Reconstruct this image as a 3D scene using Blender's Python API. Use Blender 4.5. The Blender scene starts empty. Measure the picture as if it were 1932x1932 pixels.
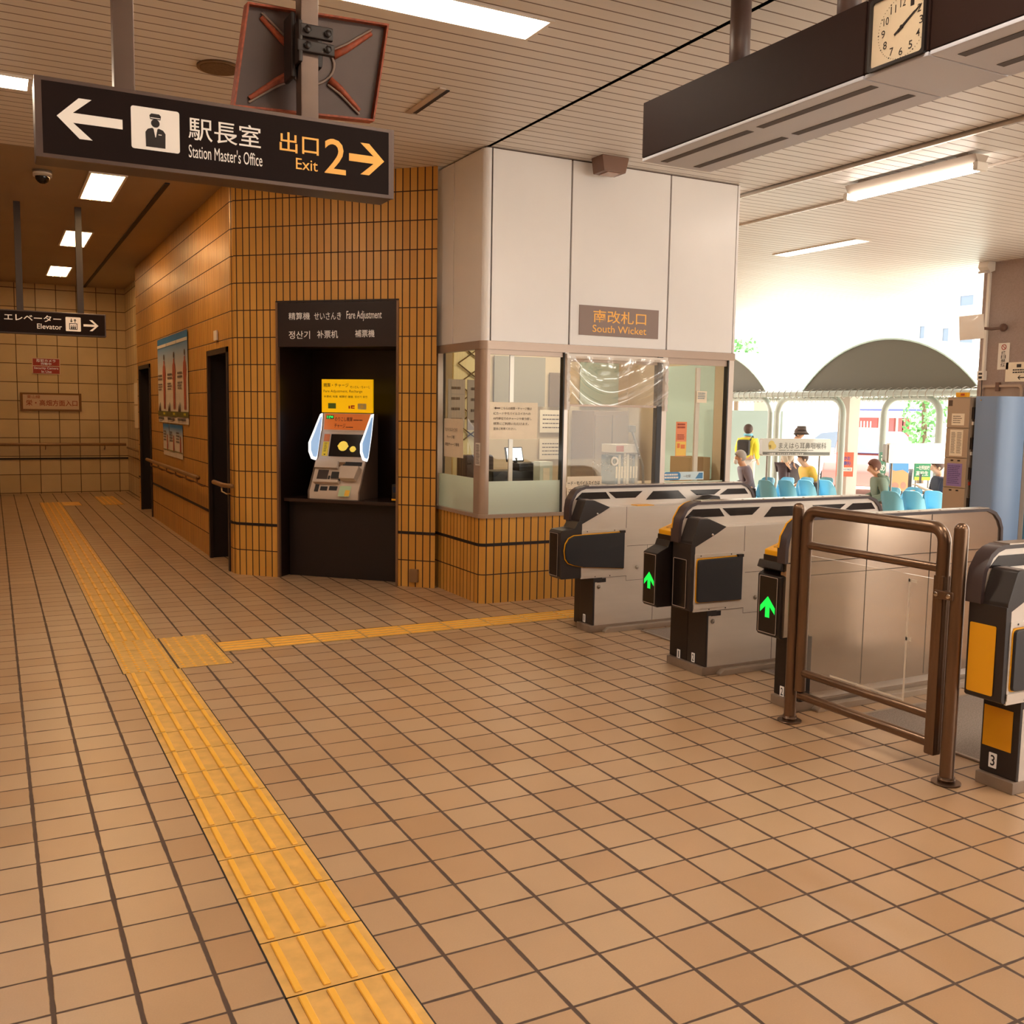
import bpy, bmesh, math, random
from mathutils import Vector, Matrix
random.seed(7)
SC = bpy.context.scene
COL = SC.collection
PI = math.pi

# ---------------------------------------------------------------- camera
def look():
    y, p, r = math.radians(27.79), math.radians(5.82), math.radians(0.903)
    fw = Vector((math.sin(y) * math.cos(p), math.cos(y) * math.cos(p), -math.sin(p)))
    rt = Vector((math.cos(y), -math.sin(y), 0)); up = rt.cross(fw)
    return fw, rt * math.cos(r) + up * math.sin(r), up * math.cos(r) - rt * math.sin(r)
FW, RT, UP = look()
EYE = Vector((0, 0, 1.5))
cam_data = bpy.data.cameras.new('camera')
cam_data.sensor_width = 36.0
cam_data.lens = 36.0 * 1861 / 1932
cam_data.clip_start = 0.05
cam_data.clip_end = 300
cam = bpy.data.objects.new('camera', cam_data)
COL.objects.link(cam)
cam.matrix_world = Matrix(((RT.x, UP.x, -FW.x, EYE.x), (RT.y, UP.y, -FW.y, EYE.y), (RT.z, UP.z, -FW.z, EYE.z), (0, 0, 0, 1)))
SC.camera = cam
def at(u, v, depth):
    """the point of the place seen at photo pixel u, v at this distance along the viewing axis"""
    return EYE + FW * depth + RT * (depth * (u - 966) / 1861) - UP * (depth * (v - 966) / 1861)

# ---------------------------------------------------------------- world, sun, exposure
world = bpy.data.worlds.new('world'); SC.world = world
world.use_nodes = True
bg = world.node_tree.nodes['Background']
bg.inputs['Color'].default_value = (1.0, 0.97, 0.91, 1)
bg.inputs['Strength'].default_value = 1.5
sun_d = bpy.data.lights.new('sun', 'SUN'); sun_d.energy = 5.5; sun_d.angle = 0.02; sun_d.color = (1.0, 0.97, 0.91)
sun = bpy.data.objects.new('sun', sun_d); COL.objects.link(sun)
sun.rotation_euler = (math.radians(32), 0, math.radians(62))
SC.view_settings.view_transform = 'Standard'
SC.view_settings.look = 'None'
SC.view_settings.gamma = 1
SC.view_settings.exposure = 1.38
SC.view_settings.use_curve_mapping = False
SC.cycles.use_denoising = True
SC.cycles.max_bounces = 8
SC.cycles.transparent_max_bounces = 16
SC.cycles.sample_clamp_indirect = 4
SC.cycles.caustics_reflective = True
SC.cycles.caustics_refractive = False

# ---------------------------------------------------------------- materials
def lin(h):
    h = h.lstrip('#')
    c = [int(h[i:i + 2], 16) / 255 for i in (0, 2, 4)]
    return tuple(((x / 12.92) if x <= 0.04045 else ((x + 0.055) / 1.055) ** 2.4) for x in c) + (1,)
MATS = {}
def mat(name, col, rough=0.5, metal=0.0, spec=0.5, emit=0.0, emit_col=None, noise=0.0, nscale=8.0, bump=0.0, stretch=(1, 1, 1), coat=0.0):
    """principled surface; noise: fraction of tone variation from a procedural noise; bump from the same noise"""
    if name in MATS: return MATS[name]
    m = bpy.data.materials.new(name); m.use_nodes = True
    nt = m.node_tree; b = nt.nodes['Principled BSDF']
    c = lin(col) if isinstance(col, str) else tuple(col) + (1,)
    b.inputs['Base Color'].default_value = c
    b.inputs['Roughness'].default_value = rough
    b.inputs['Metallic'].default_value = metal
    b.inputs['Specular IOR Level'].default_value = spec
    if coat: b.inputs['Coat Weight'].default_value = coat
    if emit:
        b.inputs['Emission Color'].default_value = (lin(emit_col) if emit_col else c)
        b.inputs['Emission Strength'].default_value = emit
    if noise or bump:
        tc = nt.nodes.new('ShaderNodeTexCoord'); mp = nt.nodes.new('ShaderNodeMapping')
        mp.inputs['Scale'].default_value = stretch
        nz = nt.nodes.new('ShaderNodeTexNoise'); nz.inputs['Scale'].default_value = nscale; nz.inputs['Detail'].default_value = 5
        nt.links.new(tc.outputs['Object'], mp.inputs['Vector']); nt.links.new(mp.outputs['Vector'], nz.inputs['Vector'])
        if noise:
            mr = nt.nodes.new('ShaderNodeMapRange')
            mr.inputs['From Min'].default_value = 0.3; mr.inputs['From Max'].default_value = 0.7
            mr.inputs['To Min'].default_value = 1 - noise; mr.inputs['To Max'].default_value = 1 + noise
            nt.links.new(nz.outputs['Fac'], mr.inputs['Value'])
            mx = nt.nodes.new('ShaderNodeVectorMath'); mx.operation = 'SCALE'
            mx.inputs[0].default_value = c[:3]
            nt.links.new(mr.outputs['Result'], mx.inputs['Scale'])
            nt.links.new(mx.outputs['Vector'], b.inputs['Base Color'])
        if bump:
            bp = nt.nodes.new('ShaderNodeBump'); bp.inputs['Strength'].default_value = bump; bp.inputs['Distance'].default_value = 0.01
            nt.links.new(nz.outputs['Fac'], bp.inputs['Height']); nt.links.new(bp.outputs['Normal'], b.inputs['Normal'])
    MATS[name] = m
    return m
def grid_mat(name, pu, pv, u0, v0, wu, wv, c1, c2, grout, rough=0.4, rough_var=0.1, spec=0.5, nz_amt=0.12, nz_scale=6.0, depth=0.003, fine=0.08, wear=0.0):
    """tiles or slats laid on a UV grid measured in metres"""
    m = bpy.data.materials.new(name); m.use_nodes = True
    nt = m.node_tree; N = nt.nodes.new; L = nt.links.new
    b = nt.nodes['Principled BSDF']
    uv = N('ShaderNodeUVMap'); sp = N('ShaderNodeSeparateXYZ'); L(uv.outputs['UV'], sp.inputs[0])
    def math_(op, a, c=None, d=None):
        n = N('ShaderNodeMath'); n.operation = op
        for i, x in enumerate((a, c, d)):
            if x is None: continue
            if isinstance(x, (int, float)): n.inputs[i].default_value = x
            else: L(x, n.inputs[i])
        return n.outputs[0]
    wearn = None
    if wear:
        wn = N('ShaderNodeTexNoise'); wn.inputs['Scale'].default_value = 9.0; wn.inputs['Detail'].default_value = 4
        L(uv.outputs['UV'], wn.inputs['Vector'])
        wearn = math_('MULTIPLY', math_('SUBTRACT', wn.outputs['Fac'], 0.5), wear)
    masks, ids = [], []
    for o, p, s, w in ((sp.outputs[0], pu, u0, wu), (sp.outputs[1], pv, v0, wv)):
        if not p: continue
        x = math_('DIVIDE', math_('SUBTRACT', o, s), p)
        f = math_('FRACT', x); ids.append(math_('FLOOR', x))
        d = math_('MULTIPLY', math_('MINIMUM', f, math_('SUBTRACT', 1.0, f)), p)
        if wearn is not None: d = math_('ADD', d, wearn)
        mr = N('ShaderNodeMapRange'); mr.interpolation_type = 'SMOOTHSTEP'
        mr.inputs['From Min'].default_value = w * 0.38; mr.inputs['From Max'].default_value = w * 0.62
        mr.inputs['To Min'].default_value = 1; mr.inputs['To Max'].default_value = 0
        L(d, mr.inputs['Value']); masks.append(mr.outputs['Result'])
    line = masks[0] if len(masks) == 1 else math_('MAXIMUM', masks[0], masks[1])
    cb = N('ShaderNodeCombineXYZ')
    for i, x in enumerate(ids): L(x, cb.inputs[i])
    wn = N('ShaderNodeTexWhiteNoise'); wn.noise_dimensions = '2D'; L(cb.outputs[0], wn.inputs['Vector'])
    mixc = N('ShaderNodeMix'); mixc.data_type = 'RGBA'
    mixc.inputs[6].default_value = lin(c1); mixc.inputs[7].default_value = lin(c2)
    L(wn.outputs['Value'], mixc.inputs[0])
    nz = N('ShaderNodeTexNoise'); nz.inputs['Scale'].default_value = nz_scale; nz.inputs['Detail'].default_value = 6
    L(uv.outputs['UV'], nz.inputs['Vector'])
    nf = N('ShaderNodeTexNoise'); nf.inputs['Scale'].default_value = 220.0; nf.inputs['Detail'].default_value = 2
    L(uv.outputs['UV'], nf.inputs['Vector'])
    tone = math_('ADD', math_('MULTIPLY_ADD', math_('SUBTRACT', nz.outputs['Fac'], 0.5), nz_amt * 4, 1.0),
                 math_('MULTIPLY', math_('SUBTRACT', nf.outputs['Fac'], 0.5), fine * 2))
    sc = N('ShaderNodeVectorMath'); sc.operation = 'SCALE'; L(mixc.outputs[2], sc.inputs[0]); L(tone, sc.inputs['Scale'])
    mg = N('ShaderNodeMix'); mg.data_type = 'RGBA'; mg.inputs[7].default_value = lin(grout)
    L(line, mg.inputs[0]); L(sc.outputs['Vector'], mg.inputs[6]); L(mg.outputs[2], b.inputs['Base Color'])
    rr = math_('ADD', math_('MULTIPLY_ADD', math_('SUBTRACT', nz.outputs['Fac'], 0.5), rough_var * 3, rough), math_('MULTIPLY', line, 0.35))
    L(rr, b.inputs['Roughness']); b.inputs['Specular IOR Level'].default_value = spec
    bp = N('ShaderNodeBump'); bp.inputs['Strength'].default_value = 0.6; bp.inputs['Distance'].default_value = depth
    L(math_('SUBTRACT', math_('MULTIPLY', nf.outputs['Fac'], 0.08), line), bp.inputs['Height']); L(bp.outputs['Normal'], b.inputs['Normal'])
    MATS[name] = m
    return m
def glass_mat(name, tint=(1, 1, 1), refl=1.0, rough=0.0, haze=0.0, haze_col=(0.8, 0.8, 0.78), ior=1.5):
    """clear sheet: mirror reflection by angle, the rest passes through, some of it scattered by dirt or frosting"""
    m = bpy.data.materials.new(name); m.use_nodes = True
    nt = m.node_tree; nt.nodes.clear(); N = nt.nodes.new; L = nt.links.new
    out = N('ShaderNodeOutputMaterial'); tr = N('ShaderNodeBsdfTransparent'); tr.inputs['Color'].default_value = tuple(tint) + (1,)
    gl = N('ShaderNodeBsdfGlossy'); gl.inputs['Roughness'].default_value = rough; gl.inputs['Color'].default_value = (refl, refl, refl, 1)
    fr = N('ShaderNodeFresnel'); fr.inputs['IOR'].default_value = ior
    ge = N('ShaderNodeNewGeometry'); iv = N('ShaderNodeMath'); iv.operation = 'SUBTRACT'; iv.inputs[0].default_value = 1.0; L(ge.outputs['Backfacing'], iv.inputs[1])
    ml = N('ShaderNodeMath'); ml.operation = 'MULTIPLY'; L(fr.outputs[0], ml.inputs[0]); L(iv.outputs[0], ml.inputs[1])
    mx = N('ShaderNodeMixShader'); L(ml.outputs[0], mx.inputs[0]); L(gl.outputs[0], mx.inputs[2])
    if haze:
        df = N('ShaderNodeBsdfDiffuse'); df.inputs['Color'].default_value = tuple(haze_col) + (1,)
        tl = N('ShaderNodeBsdfTranslucent'); tl.inputs['Color'].default_value = tuple(haze_col) + (1,)
        m2 = N('ShaderNodeMixShader'); m2.inputs[0].default_value = 0.4; L(df.outputs[0], m2.inputs[1]); L(tl.outputs[0], m2.inputs[2])
        m3 = N('ShaderNodeMixShader'); m3.inputs[0].default_value = haze; L(tr.outputs[0], m3.inputs[1]); L(m2.outputs[0], m3.inputs[2])
        L(m3.outputs[0], mx.inputs[1])
    else: L(tr.outputs[0], mx.inputs[1])
    L(mx.outputs[0], out.inputs[0])
    MATS[name] = m
    return m

# ---------------------------------------------------------------- mesh builder
WORLD_OF = {}
class MB:
    def __init__(s):
        s.bm = bmesh.new(); s.uv = s.bm.loops.layers.uv.new('UVMap')
    def face(s, pts, uvs=None, mi=0):
        f = s.bm.faces.new([s.bm.verts.new(p) for p in pts]); f.material_index = mi
        if uvs:
            for l, q in zip(f.loops, uvs): l[s.uv].uv = q
        return f
    def box(s, x0, x1, y0, y1, z0, z1, mi=0, bev=0.0, seg=2, M=None):
        r = bmesh.ops.create_cube(s.bm, size=1)
        vs = r['verts']
        for v in vs:
            v.co = Vector((x0 + (v.co.x + .5) * (x1 - x0), y0 + (v.co.y + .5) * (y1 - y0), z0 + (v.co.z + .5) * (z1 - z0)))
        s._fin(vs, mi, bev, seg, M)
    def _fin(s, vs, mi, bev, seg, M):
        fs = {f for v in vs for f in v.link_faces}
        for f in fs: f.material_index = mi
        if M is not None:
            for v in vs: v.co = M @ v.co
        if bev:
            es = list({e for f in fs for e in f.edges})
            bmesh.ops.bevel(s.bm, geom=es, offset=bev, segments=seg, profile=0.5, affect='EDGES', clamp_overlap=True)
    def prism(s, poly, ax, d0, d1, mi=0, bev=0.0, seg=2, M=None, f=None):
        """polygon of (a, b) pairs extruded from d0 to d1 along the axis ax ('x','y','z') or mapped by f(a, b, d)"""
        if f is None:
            f = {'y': lambda a, b, d: (a, d, b), 'x': lambda a, b, d: (d, a, b), 'z': lambda a, b, d: (a, b, d)}[ax]
        v0 = [s.bm.verts.new(f(a, b, d0)) for a, b in poly]; v1 = [s.bm.verts.new(f(a, b, d1)) for a, b in poly]
        n = len(poly)
        fs = [s.bm.faces.new(v0), s.bm.faces.new(v1[::-1])]
        for i in range(n): fs.append(s.bm.faces.new((v0[i], v1[i], v1[(i + 1) % n], v0[(i + 1) % n])))
        bmesh.ops.recalc_face_normals(s.bm, faces=fs)
        s._fin(v0 + v1, mi, bev, seg, M)
    def ring(s, outer, inner, f, d0, d1, mi=0):
        """plate with a hole: outer and inner polygons with the same number of points"""
        n = len(outer)
        g = [[s.bm.verts.new(f(a, b, d)) for a, b in P] for P in (outer, inner) for d in (d0, d1)]
        o0, o1, i0, i1 = g; fs = []
        for k in range(n):
            j = (k + 1) % n
            fs += [s.bm.faces.new((o0[k], o0[j], i0[j], i0[k])), s.bm.faces.new((o1[k], i1[k], i1[j], o1[j])),
                   s.bm.faces.new((o0[k], o1[k], o1[j], o0[j])), s.bm.faces.new((i0[k], i0[j], i1[j], i1[k]))]
        for q in fs: q.material_index = mi
        bmesh.ops.recalc_face_normals(s.bm, faces=fs)
    def tube(s, pts, r, n=12, mi=0, cap=True, radii=None):
        pts = [Vector(p) for p in pts]; rings = []
        t = (pts[1] - pts[0]).normalized()
        a = t.orthogonal().normalized()
        for i, p in enumerate(pts):
            if i == 0: d = pts[1] - p
            elif i == len(pts) - 1: d = p - pts[i - 1]
            else: d = (p - pts[i - 1]).normalized() + (pts[i + 1] - p).normalized()
            d.normalize()
            a = (a - d * a.dot(d)).normalized(); b = d.cross(a)
            k = 1.0
            if 0 < i < len(pts) - 1:
                c = d.dot((p - pts[i - 1]).normalized()); k = 1 / max(c, 0.5)
            rr = radii[i] if radii else r
            rings.append([s.bm.verts.new(p + (a * math.cos(q) + b * math.sin(q)) * rr) for q in [2 * PI * j / n for j in range(n)]])
        for R, S in zip(rings, rings[1:]):
            for j in range(n):
                q = s.bm.faces.new((R[j], R[(j + 1) % n], S[(j + 1) % n], S[j])); q.material_index = mi
        if cap:
            q = s.bm.faces.new(rings[0][::-1]); q.material_index = mi
            q = s.bm.faces.new(rings[-1]); q.material_index = mi
    def cyl(s, p0, p1, r, n=20, mi=0, r1=None):
        s.tube([p0, p1], r, n, mi, True, [r, r if r1 is None else r1])
    def ball(s, c, r, n=16, mi=0, sc=(1, 1, 1), M=None):
        q = bmesh.ops.create_uvsphere(s.bm, u_segments=n, v_segments=max(6, n // 2), radius=1)
        vs = q['verts']
        for v in vs: v.co = Vector((c[0] + v.co.x * r * sc[0], c[1] + v.co.y * r * sc[1], c[2] + v.co.z * r * sc[2]))
        s._fin(vs, mi, 0, 0, M)
    def grid(s, f, nu, nv, mi=0):
        """surface f(i/nu, j/nv) -> point"""
        g = [[s.bm.verts.new(f(i / nu, j / nv)) for j in range(nv + 1)] for i in range(nu + 1)]
        for i in range(nu):
            for j in range(nv):
                q = s.bm.faces.new((g[i][j], g[i + 1][j], g[i + 1][j + 1], g[i][j + 1])); q.material_index = mi
                for l, w in zip(q.loops, ((i, j), (i + 1, j), (i + 1, j + 1), (i, j + 1))): l[s.uv].uv = (w[0] / nu, w[1] / nv)
    def build(s, name, mats, parent=None, smooth=38, local=False):
        """one mesh object; the points are given in the world unless local"""
        if parent is not None and not local:
            inv = WORLD_OF[parent.name].inverted()
            for v in s.bm.verts: v.co = inv @ v.co
        a = math.radians(smooth)
        for f in s.bm.faces: f.smooth = smooth > 0
        for e in s.bm.edges:
            e.smooth = len(e.link_faces) == 2 and e.calc_face_angle(0) < a
        me = bpy.data.meshes.new(name); s.bm.to_mesh(me); s.bm.free()
        for m in (mats if isinstance(mats, (list, tuple)) else [mats]): me.materials.append(m)
        o = put(name, me, parent)
        if 0 < smooth < 70 and len(me.polygons) < 400:
            w = o.modifiers.new('weighted normals', 'WEIGHTED_NORMAL'); w.keep_sharp = True
        return o
def put(name, me, parent=None):
    o = bpy.data.objects.new(name, me); COL.objects.link(o)
    if parent is not None:
        o.parent = parent; WORLD_OF[o.name] = WORLD_OF[parent.name]
    else: WORLD_OF[o.name] = Matrix()
    return o
def tag(o, label=None, cat=None, group=None, kind=None):
    if label: o['label'] = label
    if cat: o['category'] = cat
    if group: o['group'] = group
    if kind: o['kind'] = kind
    return o
def thing(name, label, cat, loc=(0, 0, 0), group=None, rz=0.0):
    o = bpy.data.objects.new(name, None); COL.objects.link(o)
    o.empty_display_size = 0.1
    o.location = loc; o.rotation_euler = (0, 0, rz)
    WORLD_OF[o.name] = Matrix.Translation(Vector(loc)) @ Matrix.Rotation(rz, 4, 'Z')
    return tag(o, label, cat, group)
def struct(o):
    o['kind'] = 'structure'; return o
def copy_tree(o, parent=None):
    c = o.copy(); COL.objects.link(c); c.parent = parent
    WORLD_OF[c.name] = WORLD_OF[o.name]
    for ch in o.children: copy_tree(ch, c)
    return c

# ---------------------------------------------------------------- flat writing and shapes on a surface
def frame(o, u, v):
    o, u, v = Vector(o), Vector(u).normalized(), Vector(v).normalized()
    return (o, u, v, u.cross(v))
def on(fr, a, b, d=0.0):
    return fr[0] + fr[1] * a + fr[2] * b + fr[3] * d
FONT_CACHE = {}
def text_mesh(body, bold=0.0):
    k = (body, bold)
    if k in FONT_CACHE: return FONT_CACHE[k]
    cu = bpy.data.curves.new('writing', 'FONT'); cu.body = body; cu.resolution_u = 3; cu.offset = bold; cu.fill_mode = 'BOTH'
    cu.extrude = 0.0
    o = bpy.data.objects.new('writing', cu); COL.objects.link(o)
    dg = bpy.context.evaluated_depsgraph_get()
    ev = o.evaluated_get(dg); me = ev.to_mesh()
    vs = [v.co.copy() for v in me.vertices]; fs = [tuple(p.vertices) for p in me.polygons]
    ev.to_mesh_clear(); bpy.data.objects.remove(o); bpy.data.curves.remove(cu)
    FONT_CACHE[k] = (vs, fs)
    return vs, fs
def write(mb, body, fr, box, d=0.002, bold=0.0, mi=0, keep=False):
    """letters filling the box (a0, b0, a1, b1) of the surface frame"""
    vs, fs = text_mesh(body, bold)
    if not vs: return
    x0 = min(v.x for v in vs); x1 = max(v.x for v in vs); y0 = min(v.y for v in vs); y1 = max(v.y for v in vs)
    a0, b0, a1, b1 = box
    sx = (a1 - a0) / max(x1 - x0, 1e-6); sy = (b1 - b0) / max(y1 - y0, 1e-6)
    if keep: sx = sy = min(sx, sy)
    nv = [mb.bm.verts.new(on(fr, a0 + (v.x - x0) * sx, b0 + (v.y - y0) * sy, d)) for v in vs]
    for f in fs:
        try:
            q = mb.bm.faces.new([nv[i] for i in f]); q.material_index = mi
        except ValueError: pass
def plate(mb, fr, a0, b0, a1, b1, d0, d1, mi=0, bev=0.0, r=0.0):
    poly = [(a0, b0), (a1, b0), (a1, b1), (a0, b1)]
    if r: poly = rounded(a0, b0, a1, b1, r)
    mb.prism(poly, None, d0, d1, mi, bev, f=lambda a, b, d: on(fr, a, b, d))
def rounded(a0, b0, a1, b1, r, n=5):
    P = []
    for cx, cy, q in ((a1 - r, b0 + r, -90), (a1 - r, b1 - r, 0), (a0 + r, b1 - r, 90), (a0 + r, b0 + r, 180)):
        for k in range(n + 1):
            t = math.radians(q + 90 * k / n); P.append((cx + r * math.cos(t), cy + r * math.sin(t)))
    return P
def shape(mb, fr, poly, d0, d1, mi=0):
    mb.prism(poly, None, d0, d1, mi, f=lambda a, b, d: on(fr, a, b, d))
def bars(mb, fr, a0, b0, a1, b1, n, d=0.002, fill=0.55, mi=0, ragged=0.25, seed=1):
    """lines of small print"""
    rg = random.Random(seed); h = (b1 - b0) / n
    for k in range(n):
        y = b1 - (k + 0.5) * h; x = a0; end = a1 - rg.random() * ragged * (a1 - a0)
        while x < end - 0.01 * (a1 - a0):
            w = (a1 - a0) * rg.uniform(.05, .16)
            x2 = min(x + w, end)
            mb.face([on(fr, x, y - h * fill / 2, d), on(fr, x2, y - h * fill / 2, d), on(fr, x2, y + h * fill / 2, d), on(fr, x, y + h * fill / 2, d)], mi=mi)
            x = x2 + (a1 - a0) * .02
# ---------------------------------------------------------------- shared materials
FLOOR = grid_mat('floor_tile', 0.1945, 0.1815, 0.0860, 2.189, 0.0122, 0.0088, '#b89a7a', '#ad8a68', '#4a3426', rough=0.335, rough_var=0.03, spec=0.65, nz_amt=0.06, nz_scale=2.2, depth=0.004, fine=0.07, wear=0.008)
ORANGE = grid_mat('orange_border_tile', 0.0655, 0.235, 0.0, 0.0, 0.0095, 0.0085, '#d9a04a', '#cb903a', '#2c140c', rough=0.36, rough_var=0.03, nz_amt=0.05, nz_scale=3.0, depth=0.003, fine=0.05)
FARTILE = grid_mat('square_wall_tile', 0.3095, 0.306, 0.08, 0.02, 0.011, 0.011, '#d4bc92', '#c8ae82', '#4a301c', rough=0.4, nz_amt=0.08, nz_scale=2.5, depth=0.004)
CEIL = grid_mat('ceiling_slat', 0, 0.11, 0, 0.0, 0.013, 0.010, '#e6e0da', '#e2dbd4', '#7c685c', rough=0.42, rough_var=0.04, nz_amt=0.03, nz_scale=1.0, depth=0.006, fine=0.02)
PANEL = mat('white_steel_panel', '#ece8e6', 0.30, noise=0.03, nscale=1.5)
BLACK = mat('dark_joint', '#1d100c', 0.6)
DARK = mat('dark_brown_steel', '#2c1d19', 0.42, spec=0.4)
DARKDOOR = mat('dark_recess_paint', '#1f100c', 0.55)
STEEL = mat('brushed_steel', '#a89c92', 0.34, metal=0.75, noise=0.05, nscale=3, stretch=(1, 1, 14))
STEELDK = mat('bronze_steel', '#7a6250', 0.30, metal=0.8, noise=0.06, nscale=4)
ALU = mat('anodised_aluminium', '#9c8e80', 0.35, metal=0.7)
GUN = mat('gunmetal_plastic', '#2d2625', 0.40, spec=0.5)
GUNDK = mat('black_plastic', '#1c1413', 0.38)
WHITEP = mat('white_paint', '#e6ddd2', 0.45)
LETW = mat('white_lettering', '#e9e0d6', 0.5, emit=0.05)
LETY = mat('amber_lettering', '#f0b050', 0.5, emit=0.05)
LETB = mat('black_lettering', '#201410', 0.6)
PAPER = mat('paper', '#efe0c8', 0.8, noise=0.03, nscale=12)
YEL = mat('tactile_yellow', '#d8a95c', 0.45, noise=0.14, nscale=14)
YELRIB = mat('tactile_rib_yellow', '#f2b742', 0.38, noise=0.05, nscale=10)
AMBER = mat('amber_plastic', '#efab16', 0.4)
CHROME = mat('chrome', '#c9c2ba', 0.12, metal=1.0)
GLASS = glass_mat('window_glass', (0.97, 0.98, 0.96), 0.9)
H = 3.47   # ceiling height
def ribbon(mb, pts, z0, z1, u0=0.0, v0=0.0, mi=0):
    """upright wall along a plan polyline, UV in metres"""
    u = u0
    for (xa, ya), (xb, yb) in zip(pts, pts[1:]):
        w = math.hypot(xb - xa, yb - ya)
        mb.face([(xa, ya, z0), (xb, yb, z0), (xb, yb, z1), (xa, ya, z1)], [(u, z0 - v0), (u + w, z0 - v0), (u + w, z1 - v0), (u, z1 - v0)], mi)
        u += w
    return u
def arc(cx, cy, r, a0, a1, n=6):
    return [(cx + r * math.cos(math.radians(a0 + (a1 - a0) * k / n)), cy + r * math.sin(math.radians(a0 + (a1 - a0) * k / n))) for k in range(n + 1)]
# floor of the hall and of the passage beyond the gates
mb = MB()
mb.face([(-3, -5, 0), (11.6, -5, 0), (11.6, 18.4, 0), (-3, 18.4, 0)], [(-3, -5), (11.6, -5), (11.6, 18.4), (-3, 18.4)])
mb.face([(11.6, -5, 0), (11.6, -5, -.36), (11.6, 18.4, -.36), (11.6, 18.4, 0)], [(0, 0), (0, 1), (1, 1), (1, 0)])
struct(mb.build('floor', FLOOR))
# ceiling of slats, with the dark joint and the two channels that cross it
mb = MB()
for xa, xb, off in ((-3, 3.345, 0), (3.375, 6.0, 0.055), (6.09, 6.93, 0.02), (6.99, 13.92, 0.07)):
    mb.face([(xa, -5, H), (xa, 8.7 if xa < 0 else 20, H), (xb, 8.7 if xa < 0 else 20, H), (xb, -5, H)], [(xa, -5 + off), (xa, (8.7 if xa < 0 else 20) + off), (xb, (8.7 if xa < 0 else 20) + off), (xb, -5 + off)])
mb.face([(-3, -5, H + .03), (-3, 20, H + .03), (13.92, 20, H + .03), (13.92, -5, H + .03)], mi=1)
mb.face([(13.92, -5, H), (13.92, 20, H), (13.92, 20, H + .25), (13.92, -5, H + .25)], mi=1)
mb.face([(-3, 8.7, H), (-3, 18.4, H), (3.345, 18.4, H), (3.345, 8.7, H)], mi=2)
struct(mb.build('ceiling', [CEIL, BLACK, mat('corridor_ceiling_board_dimmed', '#a08a70', .5, noise=.04, nscale=2)]))  # flat corridor boards; their darker brown carries the light falling off there
mb = MB(); mb.box(6.02, 6.045, -5, 20, H - .03, H + .02); mb.box(6.06, 6.09, -5, 20, H - .012, H + .02)
struct(mb.build('trim_1', mat('ceiling_channel', '#d9cdc2', 0.25, metal=0.5)))
mb = MB(); mb.box(6.935, 6.95, -5, 20, H - .02, H + .02); mb.box(6.965, 6.985, -5, 20, H - .012, H + .02)
struct(mb.build('trim_2', MATS['ceiling_channel']))
mb = MB(); mb.box(1.43, 1.47, 9.4, 18.3, H - .012, H - .0005)
struct(mb.build('trim_3', BLACK))
# closed sides of the hall behind and beside the camera
PLAIN = mat('plain_beige_wall', '#b79a78', 0.6, noise=0.05, nscale=2)
mb = MB(); ribbon(mb, [(-3, 18.4), (-3, -5)], 0, H); struct(mb.build('wall_west', PLAIN))
mb = MB(); ribbon(mb, [(-3, -5), (4.6, -5)], 0, H); struct(mb.build('wall_south', PLAIN))
# far wall of square tiles with its dark band
mb = MB(); ribbon(mb, [(-3, 18.3), (2.08, 18.3)], 0, H, u0=-3, v0=0.0)
mb.box(-3, 2.08, 18.285, 18.3, .575, .605, mi=1)
struct(mb.build('wall_far', [FARTILE, BLACK]))
mb = MB(); ribbon(mb, [(2.08, 18.3), (2.08, 15.4), (1.9, 15.4)], 0, H); struct(mb.build('wall_far_return', FARTILE))
# corridor wall with two dark doorways, rounded end
mb = MB(); VB = 0.463
R = 0.10
ctr = (1.9 + R, 8.99)
corner = [(1.9, 9.02)] + arc(1.9 + R, 9.02, R, 180, 225 + 0, 5)
def wall_u(pts, z0, z1, u0): return ribbon(mb, pts, z0, z1, u0, VB)
y_edges = [15.4, 15.14, 14.06, 10.04, 9.13]
for a, b, z0 in ((15.4, 15.14, 0), (15.14, 14.06, 2.03), (14.06, 10.04, 0), (10.04, 9.13, 2.01), (9.13, 9.02, 0)):
    wall_u([(1.9, a), (1.9, b)], z0, H, 15.4 - a)
D0 = Vector((1.89, 8.957, 0)); DS = Vector((.7097, -.7045, 0)); DN = Vector((.7045, .7097, 0))
c_end = corner[-1]
s_start = (Vector((c_end[0], c_end[1], 0)) - D0).dot(DS)
u = wall_u(corner, 0, H, 6.38)
struct(mb.build('wall_corridor', ORANGE))
mb = MB()
for a, b in ((15.4, 15.14), (14.06, 10.04), (9.13, 9.02)): mb.box(1.892, 1.9, b, a, VB - .012, VB + .012)
bandp = [(p[0] - .004, p[1] - .004) for p in corner]
ribbon(mb, bandp, VB - .012, VB + .012)
struct(mb.build('trim_4', BLACK))
def FA(s, dep, z=0.0):
    p = D0 + DS * s + DN * dep; return Vector((p.x, p.y, z))
# fare adjustment wall, set at an angle between corridor and booth
mb = MB(); u0 = u
SE = 1.945
def fa_wall(s0, s1, z0, z1):
    a, b = FA(s0, 0), FA(s1, 0)
    ribbon(mb, [(a.x, a.y), (b.x, b.y)], z0, z1, s0 + 0.0, VB)
fa_wall(s_start, .455, 0, H); fa_wall(.455, 1.605, 2.40, H); fa_wall(1.605, SE, 0, H)
struct(mb.build('wall_fare', ORANGE))
mb = MB()
for a, b in ((s_start, .455), (1.605, SE)):
    mb.prism([(a, -.006), (b, -.006), (b, .004), (a, .004)], None, VB - .012, VB + .012, f=lambda s, d, z: FA(s, d, z))
struct(mb.build('trim_5', BLACK))
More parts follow.
